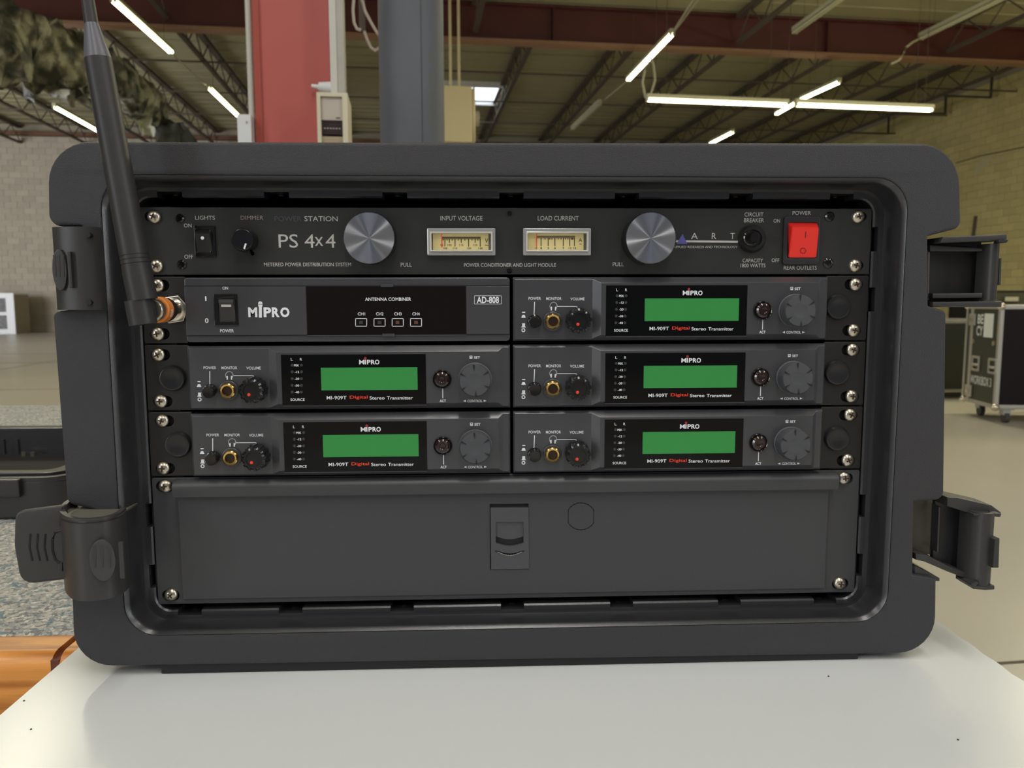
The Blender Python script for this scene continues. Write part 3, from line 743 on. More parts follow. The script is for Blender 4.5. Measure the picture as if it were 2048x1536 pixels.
BZ = -.188
q = WZ(0, 1290, BZ); by = q.y
bR = xl - .0025
bench = thing('padded_bench', 'oak-fronted platform topped with speckled grey padding, left of the table', 'platform', (-.9, .6, FLOOR))
xs_ = WZ(113, 1300, BZ).x
def rail(x0, x1):
    pr = round_poly([(by - .02, BZ - .11), (by + .02, BZ - .11), (by + .02, BZ), (by - .02, BZ)], [.002, .002, .006, .012], 5)
    b = nb(); a = [b.verts.new((x0, y, z)) for y, z in pr]; c = [b.verts.new((x1, y, z)) for y, z in pr]
    for i in range(len(pr)): b.faces.new((a[i], a[(i + 1) % len(pr)], c[(i + 1) % len(pr)], c[i]))
    b.faces.new(a); b.faces.new(c); bmesh.ops.recalc_face_normals(b, faces=b.faces[:]); return b
obj('wooden_rail', rail(-1.6, xs_), WOOD, bench)
obj('wooden_rail', rail(xs_ + .006, bR), WOOD, bench)
obj('joint_strip', join(B(xs_, xs_ + .006, by - .0195, by + .02, BZ - .11, BZ - .004)), STRAP, bench, label='dark red strip between the two rails')
obj('padding', B(-1.6, bR, by + .02, 1.5, BZ - .03, BZ - .001, bev=.004), FELT, bench)
obj('carcass', B(-1.58, bR - .002, by + .022, 1.48, FLOOR, BZ - .03), mat('dark_ply', (.10, .06, .03), .7), bench, smooth=0)
obj('front_panel', B(-1.58, bR - .002, by - .012, by + .022, FLOOR, BZ - .11), WOOD, bench, smooth=0)
# upturned case lid on the padding
lyf = WZ(60, 1038, BZ).y
lx1 = WZ(132, 1025, BZ).x + .02; lh = .052
lyb = WZ(60, 849, BZ + lh).y
lx0 = lx1 - .58
lid = thing('case_lid', 'black rack case lid lying open side up on the speckled padding', 'lid', ((lx0 + lx1) / 2, (lyf + lyb) / 2, BZ))
LM = Matrix.Translation((0, 0, BZ)) @ Matrix.Rotation(-PI / 2, 4, 'X')   # prism y(front->back) -> z
def slab(outs, z0, z1, bev=0):
    b = prism(outs, -z1, -z0, bev)
    for v in b.verts: v.co = Vector((v.co.x, v.co.z, -v.co.y))
    bmesh.ops.recalc_face_normals(b, faces=b.faces[:]); return b
O = rrect(lx0, lx1, lyf, lyb, .035); I1 = rrect(lx0 + .022, lx1 - .022, lyf + .022, lyb - .022, .02); I2 = rrect(lx0 + .04, lx1 - .04, lyf + .04, lyb - .04, .015)
obj('wall', slab([O, I1], BZ + .001, BZ + lh - .006, .002), CASEIN, lid)
obj('inner_lip', slab([I1, I2], BZ + .001, BZ + lh, .0015), CASEIN, lid)
obj('floor_pan', slab([rrect(lx0 + .01, lx1 - .01, lyf + .01, lyb - .01, .03)], BZ + .001, BZ + .008), mat('lid_inside', (.012, .011, .011), .7, spec=.25), lid)
obj('outer_lip', slab([O, rrect(lx0 + .008, lx1 - .008, lyf + .008, lyb - .008, .03)], BZ + lh - .007, BZ + lh - .001, .001), CASEIN, lid)
obj('latch_step', B(lx0 + .10, lx1 - .055, lyf - .006, lyf + .012, BZ + .028, BZ + lh - .002, bev=.002), CASEIN, lid)
hp = WZ(6, 893, BZ + .02)
obj('handle_bar', cyl(nb(), (hp.x - .10, hp.y, BZ + .022), (hp.x + .028, hp.y, BZ + .022), .007, n=14), mat('satin_bar', (.75, .73, .76), .4, metal=.4), lid)
for x in (hp.x - .10, hp.x + .028, hp.x + .005): obj('handle_bracket', B(x - .003, x + .003, hp.y - .01, hp.y + .01, BZ + .008, BZ + .034), CASEIN, lid)
for x in (hp.x + .045, hp.x + .06): obj('rivet', cyl(nb(), (x, hp.y - .02, BZ + .008), (x, hp.y - .02, BZ + .014), .004, n=10), CHROME, lid)

# ================================================================== THE RACK CASE
RF = -.020                      # rim front plane
def pw(pts, Y=RF): return [W(x, y, Y) for x, y in pts]
case = thing('rack_case', 'black moulded rack case holding the wireless units, on the white table', 'case', (0, .12, TZ))
rimpts = [(1919, 287), (1922, 455), (1856, 472), (1857, 612), (1893, 622), (1888, 1000), (1828, 1003), (1826, 1150), (1873, 1157), (1871, 1306),
          (148, 1334), (143, 1186), (190, 1180), (190, 1020), (134, 1008), (105, 624), (165, 616), (165, 452), (97, 452), (94, 283)]
rad = [.034, .005, .001, .001, .004, .006, .001, .001, .003, .038, .036, .004, .001, .001, .006, .004, .001, .001, .007, .035]
out = round_poly(pw(rimpts), rad, 8)
inn = rrect(-.2545, .2545, -.1457, .1498, .021, 8)
obj('rim', prism([out, inn], RF, RF + .030, .0014), CASE, case)
# moulded inner steps, one skin
def loft(loops, ys, close=True):
    bm = nb(); R_ = [[bm.verts.new((x, y, z)) for x, z in lp] for lp, y in zip(loops, ys)]
    for a, b in zip(R_, R_[1:]):
        m = len(a)
        for k in range(m): bm.faces.new((a[k], a[(k + 1) % m], b[(k + 1) % m], b[k]))
    return bm
def rr(dx, dzt, dzb, r, n=8): return rrect(-.2545 + dx, .2545 - dx, -.1457 + dzb, .1498 - dzt, max(r, .004), n)
lo = [rr(-.0005, -.0005, -.0005, .021), rr(.0005, .0006, .0003, .0205), rr(.0026, .0026, .0020, .0192), rr(.0034, .0034, .0024, .0188), rr(.0045, .0042, .0022, .017),
      rr(.0052, .0048, .0026, .0165), rr(.0085, .0072, .0052, .014), rr(.0088, .0075, .0055, .0135), rr(.0088, .0075, .0055, .0135)]
ys = [RF + .001, RF - .0003, RF + .0016, RF + .0034, RF + .012, RF + .0195, RF + .0198, RF + .0215, RF + .05]
obj('inner_step', loft(lo, ys), CASEIN, case, smooth=30)
# tub behind
obj('tub', loft([rr(.0088, .0075, .0055, .0135), rr(-.006, -.004, -.004, .02), rr(-.006, -.004, -.004, .02)], [RF + .045, RF + .055, .40]), DARK, case, smooth=30)
obj('shell', loft([rrect(-.272, .272, TZ + .0015, .160, .03), rrect(-.272, .272, TZ + .0015, .160, .03)], [RF + .029, .41]), CASE, case, smooth=30)
obj('back', prism([rrect(-.272, .272, TZ + .0015, .160, .03)], .40, .412), CASE, case)
obj('foot_bar', B(-.234, .237, RF + .002, .40, TZ + .0002, TZ + .008, bev=.0006), DARK, case)
# teeth round the opening, split at the screw gaps
base = rrect(-.2457, .2457, -.1402, .1423, .0135, 6)
def dens(loop, step=.002):
    o_ = []
    for a, b in zip(loop, loop[1:] + loop[:1]):
        a = Vector(a); b = Vector(b); k = max(1, int((b - a).length / step)); o_ += [a.lerp(b, i / k) for i in range(k)]
    return o_
loop = dens(base)
gx = [-.2205, -.152, -.0755, 0, .0755, .152, .2205]
gz = [W(1750, y, 0)[1] for y in (478, 601, 1011, 1128)]
def gap(p):
    if abs(p.y) > .136: return any(abs(p.x - g) < .0068 for g in gx)
    return any(abs(p.y - g) < .0068 for g in gz)
st = next(i for i, p in enumerate(loop) if gap(p)); loop = loop[st:] + loop[:st]
segs = []; cur = []
for p in loop:
    if gap(p):
        if len(cur) > 2: segs.append(cur)
        cur = []
    else: cur.append(p)
if len(cur) > 2: segs.append(cur)
for sg in segs:
    # simplify straight runs
    s2 = [sg[0]] + [sg[i] for i in range(1, len(sg) - 1) if (sg[i] - sg[i - 1]).normalized().dot((sg[i + 1] - sg[i]).normalized()) < .9999] + [sg[-1]]
    bm = nb(); rows = []
    for i, p in enumerate(s2):
        d = (s2[min(i + 1, len(s2) - 1)] - s2[max(i - 1, 0)]).normalized(); nn = Vector((-d.y, d.x))    # inward (ccw loop)
        if nn.dot(-p) < 0: nn = -nn
        prof = [(-.001, -.0006), (.0024, -.0006), (.0034, .0005), (.0034, .013), (-.001, .013)]
        rows.append([bm.verts.new((p.x + nn.x * a, b, p.y + nn.y * a)) for a, b in prof])
    for a, b in zip(rows, rows[1:]):
        for k in range(5): bm.faces.new((a[k], a[(k + 1) % 5], b[(k + 1) % 5], b[k]))
    bm.faces.new(rows[0][::-1]); bm.faces.new(rows[-1]); bmesh.ops.recalc_face_normals(bm, faces=bm.faces[:])
    obj('rim_tooth', bm, CASEIN, case, smooth=25)
bm0 = lathe(nb(), [(.0034, .0), (.0034, -.001), (.0024, -.0018), (0, -.002)], 0, 0, 14)
for g in gx:
    for z, s in ((.1440, -1), (-.1425, 1)):
        b = bm0.copy(); bmesh.ops.transform(b, matrix=Matrix.Translation((g, .012, z + s * .002)) @ Matrix.Rotation(-s * PI / 2, 4, 'X'), verts=b.verts); obj('rim_screw', b, BUT, case)
for g in gz:
    for x, s in ((-.2470, 1), (.2470, -1)):
        b = bm0.copy(); bmesh.ops.transform(b, matrix=Matrix.Translation((x, .010, g)) @ Matrix.Rotation(s * PI / 2, 4, 'Z'), verts=b.verts); obj('rim_screw', b, BUT, case)
for s in (-1, 1):
    obj('rack_rail', B(s * .2326 - .011, s * .2326 + .011, .0036, .006, -.1335, .1335), DARK, case, smooth=0)
# ---- latches
def rim_latch_emboss(cx, cz, Y, sc, parent, sx=1.0):
    obj('grip_oval', prism([circ(cx, cz, .0075 * sc * sx, 24, .0125 * sc)], Y - .0006, Y + .001, .0004), mat('latch_oval', (.044, .044, .045), .35), parent)
    for k in (-1, 0, 1):
        x = cx + k * .0042 * sc * sx
        obj('grip_slot', prism([[(x - .0012 * sc * sx, cz + .009 * sc), (x + .0012 * sc * sx, cz + .009 * sc), (x + .0004, cz - .004 * sc), (x - .0004, cz - .004 * sc)]], Y - .0009, Y + .001), LATCH, parent, smooth=0)
    obj('grip_bar', B(cx + .0098 * sc * (sx + .02 if sx < 1 else 1), cx + .0125 * sc * (sx + .02 if sx < 1 else 1) + (.0006 if sx < 1 else 0), Y - (.0022 if sx < 1 else .0012), Y + .001, cz - .011 * sc, cz + .011 * sc, bev=.0004), LATCH, parent)
# upper left: closed latch wrapping the corner (plan profile in x,y extruded in z)
def plan(prof, z0f, z1f, thick):
    """prof: list (x,y); z0f,z1f functions of index giving z limits; thick in +y"""
    bm = nb(); A_ = []; n_ = len(prof)
    for i, (x, y) in enumerate(prof):
        d = Vector(prof[min(i + 1, n_ - 1)]) - Vector(prof[max(i - 1, 0)]); d.normalize(); nn = Vector((-d.y, d.x)) * thick
        z0, z1 = z0f(i / (n_ - 1)), z1f(i / (n_ - 1))
        A_.append([bm.verts.new(c) for c in ((x, y, z0), (x, y, z1), (x + nn.x, y + nn.y, z1), (x + nn.x, y + nn.y, z0))])
    for a, b in zip(A_, A_[1:]):
        for k in range(4): bm.faces.new((a[k], a[(k + 1) % 4], b[(k + 1) % 4], b[k]))
    bm.faces.new(A_[0]); bm.faces.new(A_[-1]); bmesh.ops.recalc_face_normals(bm, faces=bm.faces[:]); return bm
def bez(P, n=16):
    o_ = []
    for k in range(n + 1):
        t = k / n; q = [Vector(p) for p in P]
        while len(q) > 1: q = [a.lerp(b, t) for a, b in zip(q, q[1:])]
        o_.append(tuple(q[0]))
    return o_
x0, z1 = W(101, 455, -.022); x1, _ = W(190, 455, -.030); _, z0 = W(108, 620, -.024); xm, _ = W(142, 540, -.032)
L1 = obj('closed_latch', plan([(x0, .015), (x0, -.018), (x0 + .002, -.024)] + bez([(x0 + .006, -.0265), (xm, -.0300), (x1 - .004, -.0300), (x1, -.0270), (x1, -.019)], 12), lambda t: z0, lambda t: z1, .003), LATCH, case, smooth=25)
cx, cz = W(121, 540, -.028); rim_latch_emboss(cx, cz, -.0288, 1.0, L1, .58)
for py in (470, 605):
    sx_, sz_ = W(176 if py == 470 else 178, py, -.03); obj('latch_pin', cyl(nb(), (sx_, -.0302, sz_), (sx_, -.026, sz_), .0016, n=10), DARK, L1)
# lower left: open latch, barrel plus flap
bx0, bz1 = W(122, 1018, -.050); bx1, _ = W(256, 1030, -.026); _, bz0 = W(190, 1202, -.050)
zt_ = W(190, 1040, -.052)[1]
kp = [(W(152, 1100, -.008)[0], -.008), (W(132, 1100, -.020)[0], -.020), (W(124, 1100, -.034)[0], -.034), (W(140, 1100, -.045)[0], -.045), (W(175, 1100, -.048)[0], -.048),
      (W(215, 1100, -.044)[0], -.044), (W(244, 1100, -.034)[0], -.034), (W(257, 1100, -.0215)[0], -.0215)]
prof = []
for i_ in range(len(kp) - 1):
    p_ = [Vector(kp[max(0, min(len(kp) - 1, i_ + d_))]) for d_ in (-1, 0, 1, 2)]
    for k in range(5 if i_ < len(kp) - 2 else 6):
        t = k / 5; prof.append(tuple(.5 * ((2 * p_[1]) + (p_[2] - p_[0]) * t + (2 * p_[0] - 5 * p_[1] + 4 * p_[2] - p_[3]) * t * t + (3 * p_[1] - p_[0] - 3 * p_[2] + p_[3]) * t ** 3)))
zt_ = W(124, 1014, -.034)[1]; bz0 = W(190, 1201, -.047)[1]
L2 = obj('open_latch', plan(prof, lambda t: bz0 + .020 * max(0, .42 - t), lambda t: zt_ - .004 * min(t * 2, 1), .003), LATCH, case, smooth=25)
obj('latch_cap', slab([prof + [(kp[-1][0], -.005), (kp[0][0], -.003)]], zt_ - .0070, zt_ - .0055), mat('latch_cap_lit', (.10, .095, .075), .5), L2, smooth=0)  # light on the cap's top is put into its paler brownish grey
cx, cz = W(203, 1122, -.050)
rim_latch_emboss(cx, cz, -.0484, 1.05, L2)
fl = [W(x, y, -.030) for x, y in ((33, 1022), (131, 1009), (133, 1034), (124, 1036), (124, 1052), (137, 1054), (137, 1122), (128, 1124), (128, 1140), (137, 1142), (137, 1157), (45, 1168), (31, 1090))]
L3 = obj('flap', prism([round_poly(fl, [.006, .001, .001, .0006, .0006, .001, .001, .0006, .0006, .001, .001, .008, .03], 4)], -.032, -.027, .0014), LATCH, L2)
for k in range(3):
    x = 60 + k * 15
    P_ = [W(x, 1068, -.0325), W(x - 2, 1095, -.0325), W(x + 4, 1122, -.0325)]
    obj('flap_groove', tube(nb(), [(a, -.0320, b) for a, b in P_], .0006, 6), DARK, L2)
P_ = [W(x, y, -.0325) for x, y in ((128, 1060), (110, 1064), (104, 1080), (104, 1100), (110, 1120), (118, 1126))]
obj('flap_groove', tube(nb(), [(a, -.0320, b) for a, b in P_], .0008, 6), DARK, L2)
# upper right: open latch seen from its hollow inside
def bar4(pts, yf, yb, bev=.0008, Y=None):
    return prism([[W(x, y, Y if Y is not None else yf) for x, y in pts]], yf, yb, bev)
YR = -.012
L4 = obj('open_latch', bar4([(1858, 478), (1984, 470), (1978, 606), (1852, 606)], -.002, .002, Y=YR), mat('latch_hollow', (.010, .009, .009), .5), case)
obj('side_bar', bar4([(1872, 476), (1966, 472), (1998, 470), (1998, 482), (1966, 484), (1866, 488)], -.020, .002, Y=YR), LATCH, L4)
obj('side_bar', bar4([(1860, 490), (1966, 496), (1966, 503), (1860, 503)], -.012, .0), LATCH, L4)
obj('side_bar', bar4([(1852, 604), (1988, 602), (1988, 614), (1852, 614)], -.020, .002, Y=YR), LATCH, L4)
obj('side_bar', bar4([(1862, 587), (1962, 586), (1962, 596), (1862, 597)], -.014, .0, Y=YR), LATCH, L4)
p0, p1 = W(1966, 488, YR), W(1996, 600, YR)
obj('hook_barrel', plan(bez([(p0[0], -.006), (p0[0] + .001, -.020), (p1[0] - .001, -.022), (p1[0], -.010), (p1[0], .002)], 10), lambda t: p1[1], lambda t: p0[1], .002), LATCH, L4)
obj('hook_rib', bar4([(1996, 517), (1999, 517), (1997, 570), (1993, 570)], -.014, -.002, bev=0, Y=YR), LATCH, L4, smooth=0)
obj('hook_notch', bar4([(1976, 483), (1994, 482), (1990, 488), (1974, 489)], -.0235, -.018, bev=.0004, Y=YR), DARK, L4, smooth=0)
obj('hinge_web', bar4([(1857, 500), (1864, 500), (1862, 600), (1852, 600)], -.010, 0, Y=YR), mat('brown_polymer', (.05, .038, .03), .35), L4)
# lower right: open latch swung down and out
L5 = obj('open_latch', bar4([(1884, 1004), (1952, 1022), (1950, 1166), (1878, 1132)], -.004, .0, Y=YR), CASEIN, case)
obj('side_bar', bar4([(1884, 990), (1902, 990), (1972, 1006), (1991, 1020), (1990, 1030), (1940, 1026), (1884, 1008)], -.018, .002, Y=YR), LATCH, L5)
obj('side_bar', bar4([(1822, 1102), (1842, 1104), (1886, 1126), (1938, 1146), (1934, 1156), (1886, 1138), (1840, 1118), (1822, 1114)], -.018, .002, Y=YR), LATCH, L5)
obj('hinge_plate', bar4([(1826, 1002), (1884, 1006), (1880, 1120), (1822, 1110)], -.002, .002, Y=YR), mat('brown_grey_plate', (.085, .075, .06), .35, var=.2, vscale=60), L5, label='brownish inner hinge plate')
obj('divider', bar4([(1881, 1014), (1887, 1016), (1883, 1108), (1877, 1106)], -.010, .0, Y=YR), CASEIN, L5)
p0, p1 = W(1942, 1024, -.022), W(1988, 1164, -.022)
pb_ = W(1928, 1164, -.022)
obj('hook_barrel', plan(bez([(p0[0], -.010), (p0[0] - .001, -.026), (p0[0] + .010, -.034), (p1[0] - .001, -.030), (p1[0] + .0005, -.016), (p1[0], .002)], 14), lambda t: p1[1] - .0015, lambda t: p0[1], .003), LATCH, L5)
obj('barrel_cap', B(p0[0], p1[0], -.025, .0, p0[1] - .002, p0[1] - .0005, bev=.0005), LATCH, L5)
hk = [W(x, y, -.022) for x, y in ((1930, 1163), (1944, 1156), (1946, 1162), (1940, 1166), (1958, 1168), (1978, 1164), (1978, 1173), (1960, 1174), (1936, 1172))]
obj('hook_tip', prism([round_poly(hk, .0008, 3)], -.028, -.012, .0006), LATCH, L5)
obj('hook_rib', bar4([(1974, 1072), (1984, 1070), (1982, 1128), (1970, 1128)], -.032, -.024, bev=.0006, Y=-.024), LATCH, L5)
obj('hinge_shelf', bar4([(1824, 1128), (1872, 1152), (1872, 1158), (1824, 1158)], -.016, .02, bev=0, Y=YR), CASEIN, case, smooth=0)

# ================================================================== SCREW helper
def screw(parent, x, z, y=0, ang=0):
    """pan head screw with a cross recess"""
    R_ = .0044
    s = obj('screw', lathe(nb(), [(R_, y), (R_, y - .0009), (R_ * .93, y - .0017), (R_ * .72, y - .0025), (R_ * .4, y - .0030), (0, y - .0031)], x, z, 28), SCREW, parent, smooth=60)
    b = nb()
    for k in range(2):
        M2 = Matrix.Translation((x, y - .0028, z)) @ Matrix.Rotation(ang + k * PI / 2, 4, 'Y')
        t = B(-.0019, .0019, -.0005, .0004, -.00045, .00045); bmesh.ops.transform(t, matrix=M2, verts=t.verts); b = join(b, t)
    t = nb(); bmesh.ops.create_icosphere(t, subdivisions=1, radius=.0009, matrix=Matrix.Translation((x, y - .0029, z))); b = join(b, t)
    obj('drive_recess', b, RECESS, s, smooth=0)
def ear_screws(parent, pts, y=0):
    for px, py in pts:
        x, z = W(px, py, y - .002); screw(parent, x, z, y, random.uniform(0, PI / 2))
def slot(x, z, dx0, dx1, r=.0036):
    x0, x1 = x - dx0, x + dx1; out = []
    for k in range(9): t = -PI / 2 + PI * k / 8; out.append((x1 + r * math.cos(t), z + r * math.sin(t)))
    for k in range(9): t = PI / 2 + PI * k / 8; out.append((x0 + r * math.cos(t), z + r * math.sin(t)))
    return out

# ================================================================== POWER CONDITIONER (1U)
YP = 0.0
pc_ = thing('power_conditioner', 'one unit high power conditioner with meters and red switch, top of the rack', 'power unit', (0, .02, TOP - U))
z1, z0 = TOP - .0006, TOP - U + .0006
holes = []
SC = [(306, 433), (311, 532), (1718, 433), (1712, 531)]
for px, py in SC:
    x, z = W(px, py, 0); holes.append(slot(x, z, .002, .002, .0032))
ms = [prect(860, 460, 985, 507, YP), prect(1052, 460, 1177, 507, YP)]
obj('faceplate', prism([[(-.2413, z0), (.2413, z0), (.2413, z1), (-.2413, z1)]] + holes + [[(a, c), (b, c), (b, d), (a, d)] for a, b, c, d in ms], 0, .003, .0004), PANEL, pc_)
obj('chassis', B(-.218, .218, .0085, .25, z0 + .001, z1 - .001), DARK, pc_, smooth=0)
ear_screws(pc_, SC)
PW = []
def pt_(s, x, y, w, h, b=0): return ptext(s, x, y, w, h, YP - .00015, b)
gb = [pt_('LIGHTS', 410, 435.5, 39, 8), pt_('ON', 375.5, 451, 15, 7.5), pt_('OFF', 377.5, 513.5, 17, 8), pt_('STATION', 642, 437.5, 66, 10, .0),
      pt_('PS', 576.5, 482, 38, 27), pt_('4', 619, 482, 19, 27), pt_('x', 638, 483, 16, 18), pt_('4', 661, 482, 19, 27),
      pt_('METERED POWER DISTRIBUTION SYSTEM', 615, 529, 174, 7.5, .005), pt_('PULL', 812.5, 529.5, 22, 8), pt_('INPUT VOLTAGE', 923, 436.5, 84, 9), pt_('LOAD CURRENT', 1116.5, 436.5, 82, 9),
      pt_('POWER CONDITIONER AND LIGHT MODULE', 1020, 530, 184, 7.5, .005), pt_('PULL', 1236.5, 528.5, 22, 8),
      pt_('A', 1389, 472, 14, 12), pt_('R', 1428, 472, 9, 12), pt_('T', 1465, 472, 9, 12), pt_('APPLIED RESEARCH AND TECHNOLOGY', 1411, 494, 128, 4.5),
      pt_('CIRCUIT', 1508, 429, 38, 8), pt_('BREAKER', 1508, 440.5, 40, 8), pt_('CAPACITY', 1505.5, 521, 41, 7.5), pt_('1800 WATTS', 1506, 531, 50, 7.5),
      pt_('POWER', 1603.5, 426, 37, 8), pt_('ON', 1553.5, 441.5, 13, 7.5), pt_('OFF', 1551, 520.5, 15.5, 7.5), pt_('REAR OUTLETS', 1600.5, 535.5, 66, 8)]
words(gb, PRINTG, pc_)
obj('printed_line', plines([(1352, 482.5), (1474, 483.5)], .0013, YP - .0001), PRINTG, pc_, smooth=0)
obj('dim_lettering', join(pt_('POWER', 576, 437.5, 54, 10)), PRINTD, pc_, smooth=0, label='faint violet lettering')
obj('dimmer_lettering', join(pt_('DIMMER', 504, 435.5, 45, 8)), PRINTP, pc_, smooth=0, label='pinkish lettering')
obj('triangle_mark', shape([W(1353, 488, YP - .0003), W(1375, 488, YP - .0003), W(1365, 468, YP - .0003)], YP - .0003), VIOLET, pc_, smooth=0, label='violet triangle')
# rocker switch "lights"
x0, x1, a0, a1 = prect(390, 451, 432, 514, YP)
rk = obj('rocker_bezel', prism([rrect(x0, x1, a0, a1, .001), rrect(x0 + .0014, x1 - .0035, a0 + .003, a1 - .0025, .0005)], -.0014, .002, .0004), BUT, pc_)
X0, X1, A0, A1 = prect(392, 468, 422, 507, -.003); zt2 = prect(392, 457, 422, 470, -.001)
bm = nb()
prf = [(A0, -.0003), (A0 + .001, -.0012), ((A0 + A1) / 2, -.0022), (A1 - .0005, -.0050), (A1, -.0050), (zt2[3], .002)]
a = [bm.verts.new((X0, y, z)) for z, y in prf]; b = [bm.verts.new((X1, y, z)) for z, y in prf]
for i in range(len(prf) - 1): bm.faces.new((a[i], a[i + 1], b[i + 1], b[i]))
bm.faces.new(a + [bm.verts.new((X0, .003, A0))]); bm.faces.new(b + [bm.verts.new((X1, .003, A0))]); bmesh.ops.recalc_face_normals(bm, faces=bm.faces[:])
k = obj('rocker', bm, mat('rocker_black', (.022, .022, .022), .28), rk, smooth=20)
cx, cz = W(405, 476, -.0045); obj('white_dot', lathe(nb(), [(.0011, -.0047), (0, -.0051)], cx, cz, 14), PRINT, rk)
# dimmer knob
cx, cz = W(494, 482, 0)
kn = obj('dimmer_knob', lathe(nb(), [(.0074, -.0005), (.0074, -.009), (.0068, -.0105), (.0062, -.0108), (0, -.0106)], cx, cz, 36), KNOBS, pc_)
ax, az = cx - .0005, cz
obj('pointer', prism([[W(487, 497, -.0108), W(490.5, 486.5, -.0108), W(493.5, 487.5, -.0108), W(490, 498.5, -.0108)]], -.0112, -.0106), PRINT, kn, smooth=0, label='white pointer line')
cx2, cz2 = W(505, 507, 0); obj('locating_hole', lathe(nb(), [(.0013, -.0002), (0, -.0002)], cx2, cz2, 12), DARK, pc_)
# big pull lamp knobs
def pull_knob(px, py, len_):
    cx, cz = W(px, py, -len_); r = .0166
    k = obj('pull_knob', lathe(nb(), [(r * 1.0, -.0005), (r * 1.0, -len_ + .001), (r * .985, -len_ + .0004), (r * .975, -len_ + .0004), (r * .975, -len_ + .002)], cx, cz, 64), KNOBS, pc_)
    f = obj('turned_face', lathe(nb(), [(r * .975, -len_ + .0002), (r * .5, -len_ + .0001), (0, -len_)], 0, 0, 64), KNOBF, k, Matrix.Translation((0, 0, 0)), smooth=60)
    f.data.transform(Matrix.Translation((cx, 0, cz)) )
    obj('polished_edge', lathe(nb(), [(r * 1.0, -len_ + .0007), (r * .985, -len_ + .0001), (r * .965, -len_ + .00005), (r * .965, -len_ + .0007)], cx, cz, 64), mat('knob_rim', (.2, .2, .21), .2, metal=1), k)
pull_knob(738, 476, .011); pull_knob(1302, 476, .015)
# meters
def meter(px0, py0, px1, py1, dial, unit, ticks, nums):
    x0, x1, a0, a1 = prect(px0, py0, px1, py1, -.004)
    m_ = obj('meter_bezel', prism([rrect(x0, x1, a0, a1, .0008), rrect(x0 + .0032, x1 - .0032, a0 + .0034, a1 - .0036, .0006)], -.0050, .0005, .0009), METERB, pc_)
    obj('meter_lip', prism([rrect(x0 + .0018, x1 - .0018, a0 + .0024, a1 - .0024, .0006), rrect(x0 + .003, x1 - .003, a0 + .0034, a1 - .0036, .0005)], -.0062, -.0045, .0004), mat('bezel_bright', (.55, .53, .48), .12), m_)
    d = prect(*dial, -.0016)
    obj('meter_back', B(x0 + .001, x1 - .001, .0002, .0005, a0 + .001, a1 - .001), mat('meter_grey', (.36, .37, .36), .5), m_, smooth=0)
    obj('dial', B(d[0], d[1], -.0018, .0002, d[2], d[3]), METER, m_, smooth=0)
    obj('dial_marks', join(*ticks(-.0020), *nums(-.0020)), INK, m_, smooth=0)
    return m_
def c6(x, y): return (820 + x / 5.389, 420 + y / 5.389)
def tick(x, y0, y1, w=.0005):
    return lambda Y: plines([c6(x, y0), c6(x, y1)], w, Y)
def tk1(Y):
    o_ = [plines([c6(345, 294), c6(757, 294)], .0006, Y), plines([c6(345, 311), c6(757, 311)], .0005, Y)]
    for x in (343, 376, 485, 632, 756): o_.append(tick(x, 311, 390)(Y))
    for x in (424, 552, 702): o_.append(tick(x, 311, 350)(Y))
    for x in (358, 400, 454, 519, 592, 668, 732): o_.append(tick(x, 311, 328, .0004)(Y))
    return o_
def tk2(Y):
    o_ = [plines([c6(1365, 284), c6(1775, 284)], .0006, Y), plines([c6(1365, 299), c6(1775, 299)], .0005, Y)]
    for x in (1362, 1413, 1489, 1562, 1652, 1722, 1772): o_.append(tick(x, 299, 384)(Y))
    for x in (1455, 1507, 1530, 1597, 1628, 1677, 1702, 1740, 1748, 1757): o_.append(tick(x, 299, 316, .0004)(Y))
    return o_
def c6t(s, x, y, w, h, Y): q = c6(x, y); return ptext(s, q[0], q[1], w / 5.389, h / 5.389, Y)
def nm1(Y): return [c6t('95', 342, 380, 30, 22, Y), c6t('105', 427, 378, 44, 22, Y), c6t('115', 553, 378, 44, 22, Y), c6t('125', 704, 378, 44, 22, Y), c6t('100', 380, 412, 44, 20, Y),
                    c6t('110', 487, 412, 44, 20, Y), c6t('120', 637, 412, 44, 20, Y), c6t('130', 760, 412, 44, 20, Y), c6t('V', 825, 332, 34, 46, Y), c6t('~', 826, 379, 36, 10, Y)]
def nm2(Y): return [c6t('0', 1362, 410, 16, 22, Y), c6t('1', 1413, 410, 10, 22, Y), c6t('3', 1489, 410, 16, 22, Y), c6t('6', 1564, 410, 16, 22, Y), c6t('9', 1653, 410, 16, 22, Y),
                    c6t('12', 1726, 410, 32, 22, Y), c6t('15', 1775, 410, 30, 22, Y), c6t('A', 1836, 324, 36, 40, Y), c6t('~', 1838, 366, 28, 9, Y)]
NEED = mat('red_needle', (.9, .06, .03), .4, emit=.15, ecol=(1, .05, .02))
m1 = meter(854, 456, 991, 511, (866, 466, 977, 501), 'V', tk1, nm1)
obj('needle', plines([c6(340, 240), c6(343, 402)], .0005, -.0024), NEED, m1, smooth=0)
m2 = meter(1046, 456, 1182, 511, (1056, 466, 1167, 501), 'A', tk2, nm2)
obj('needle', plines([c6(1367, 240), c6(1362, 402)], .0005, -.0024), NEED, m2, smooth=0)
for m_, xs2 in ((m1, (350, 520)), (m1, (560, 750)), (m2, (1390, 1530)), (m2, (1570, 1750))):
    a = c6(xs2[0], 244); b = c6(xs2[1], 244); obj('dial_slot', plines([a, b], .0013, -.0019), mat('dark_red_slot', (.05, .012, .008), .5), m_, smooth=0)
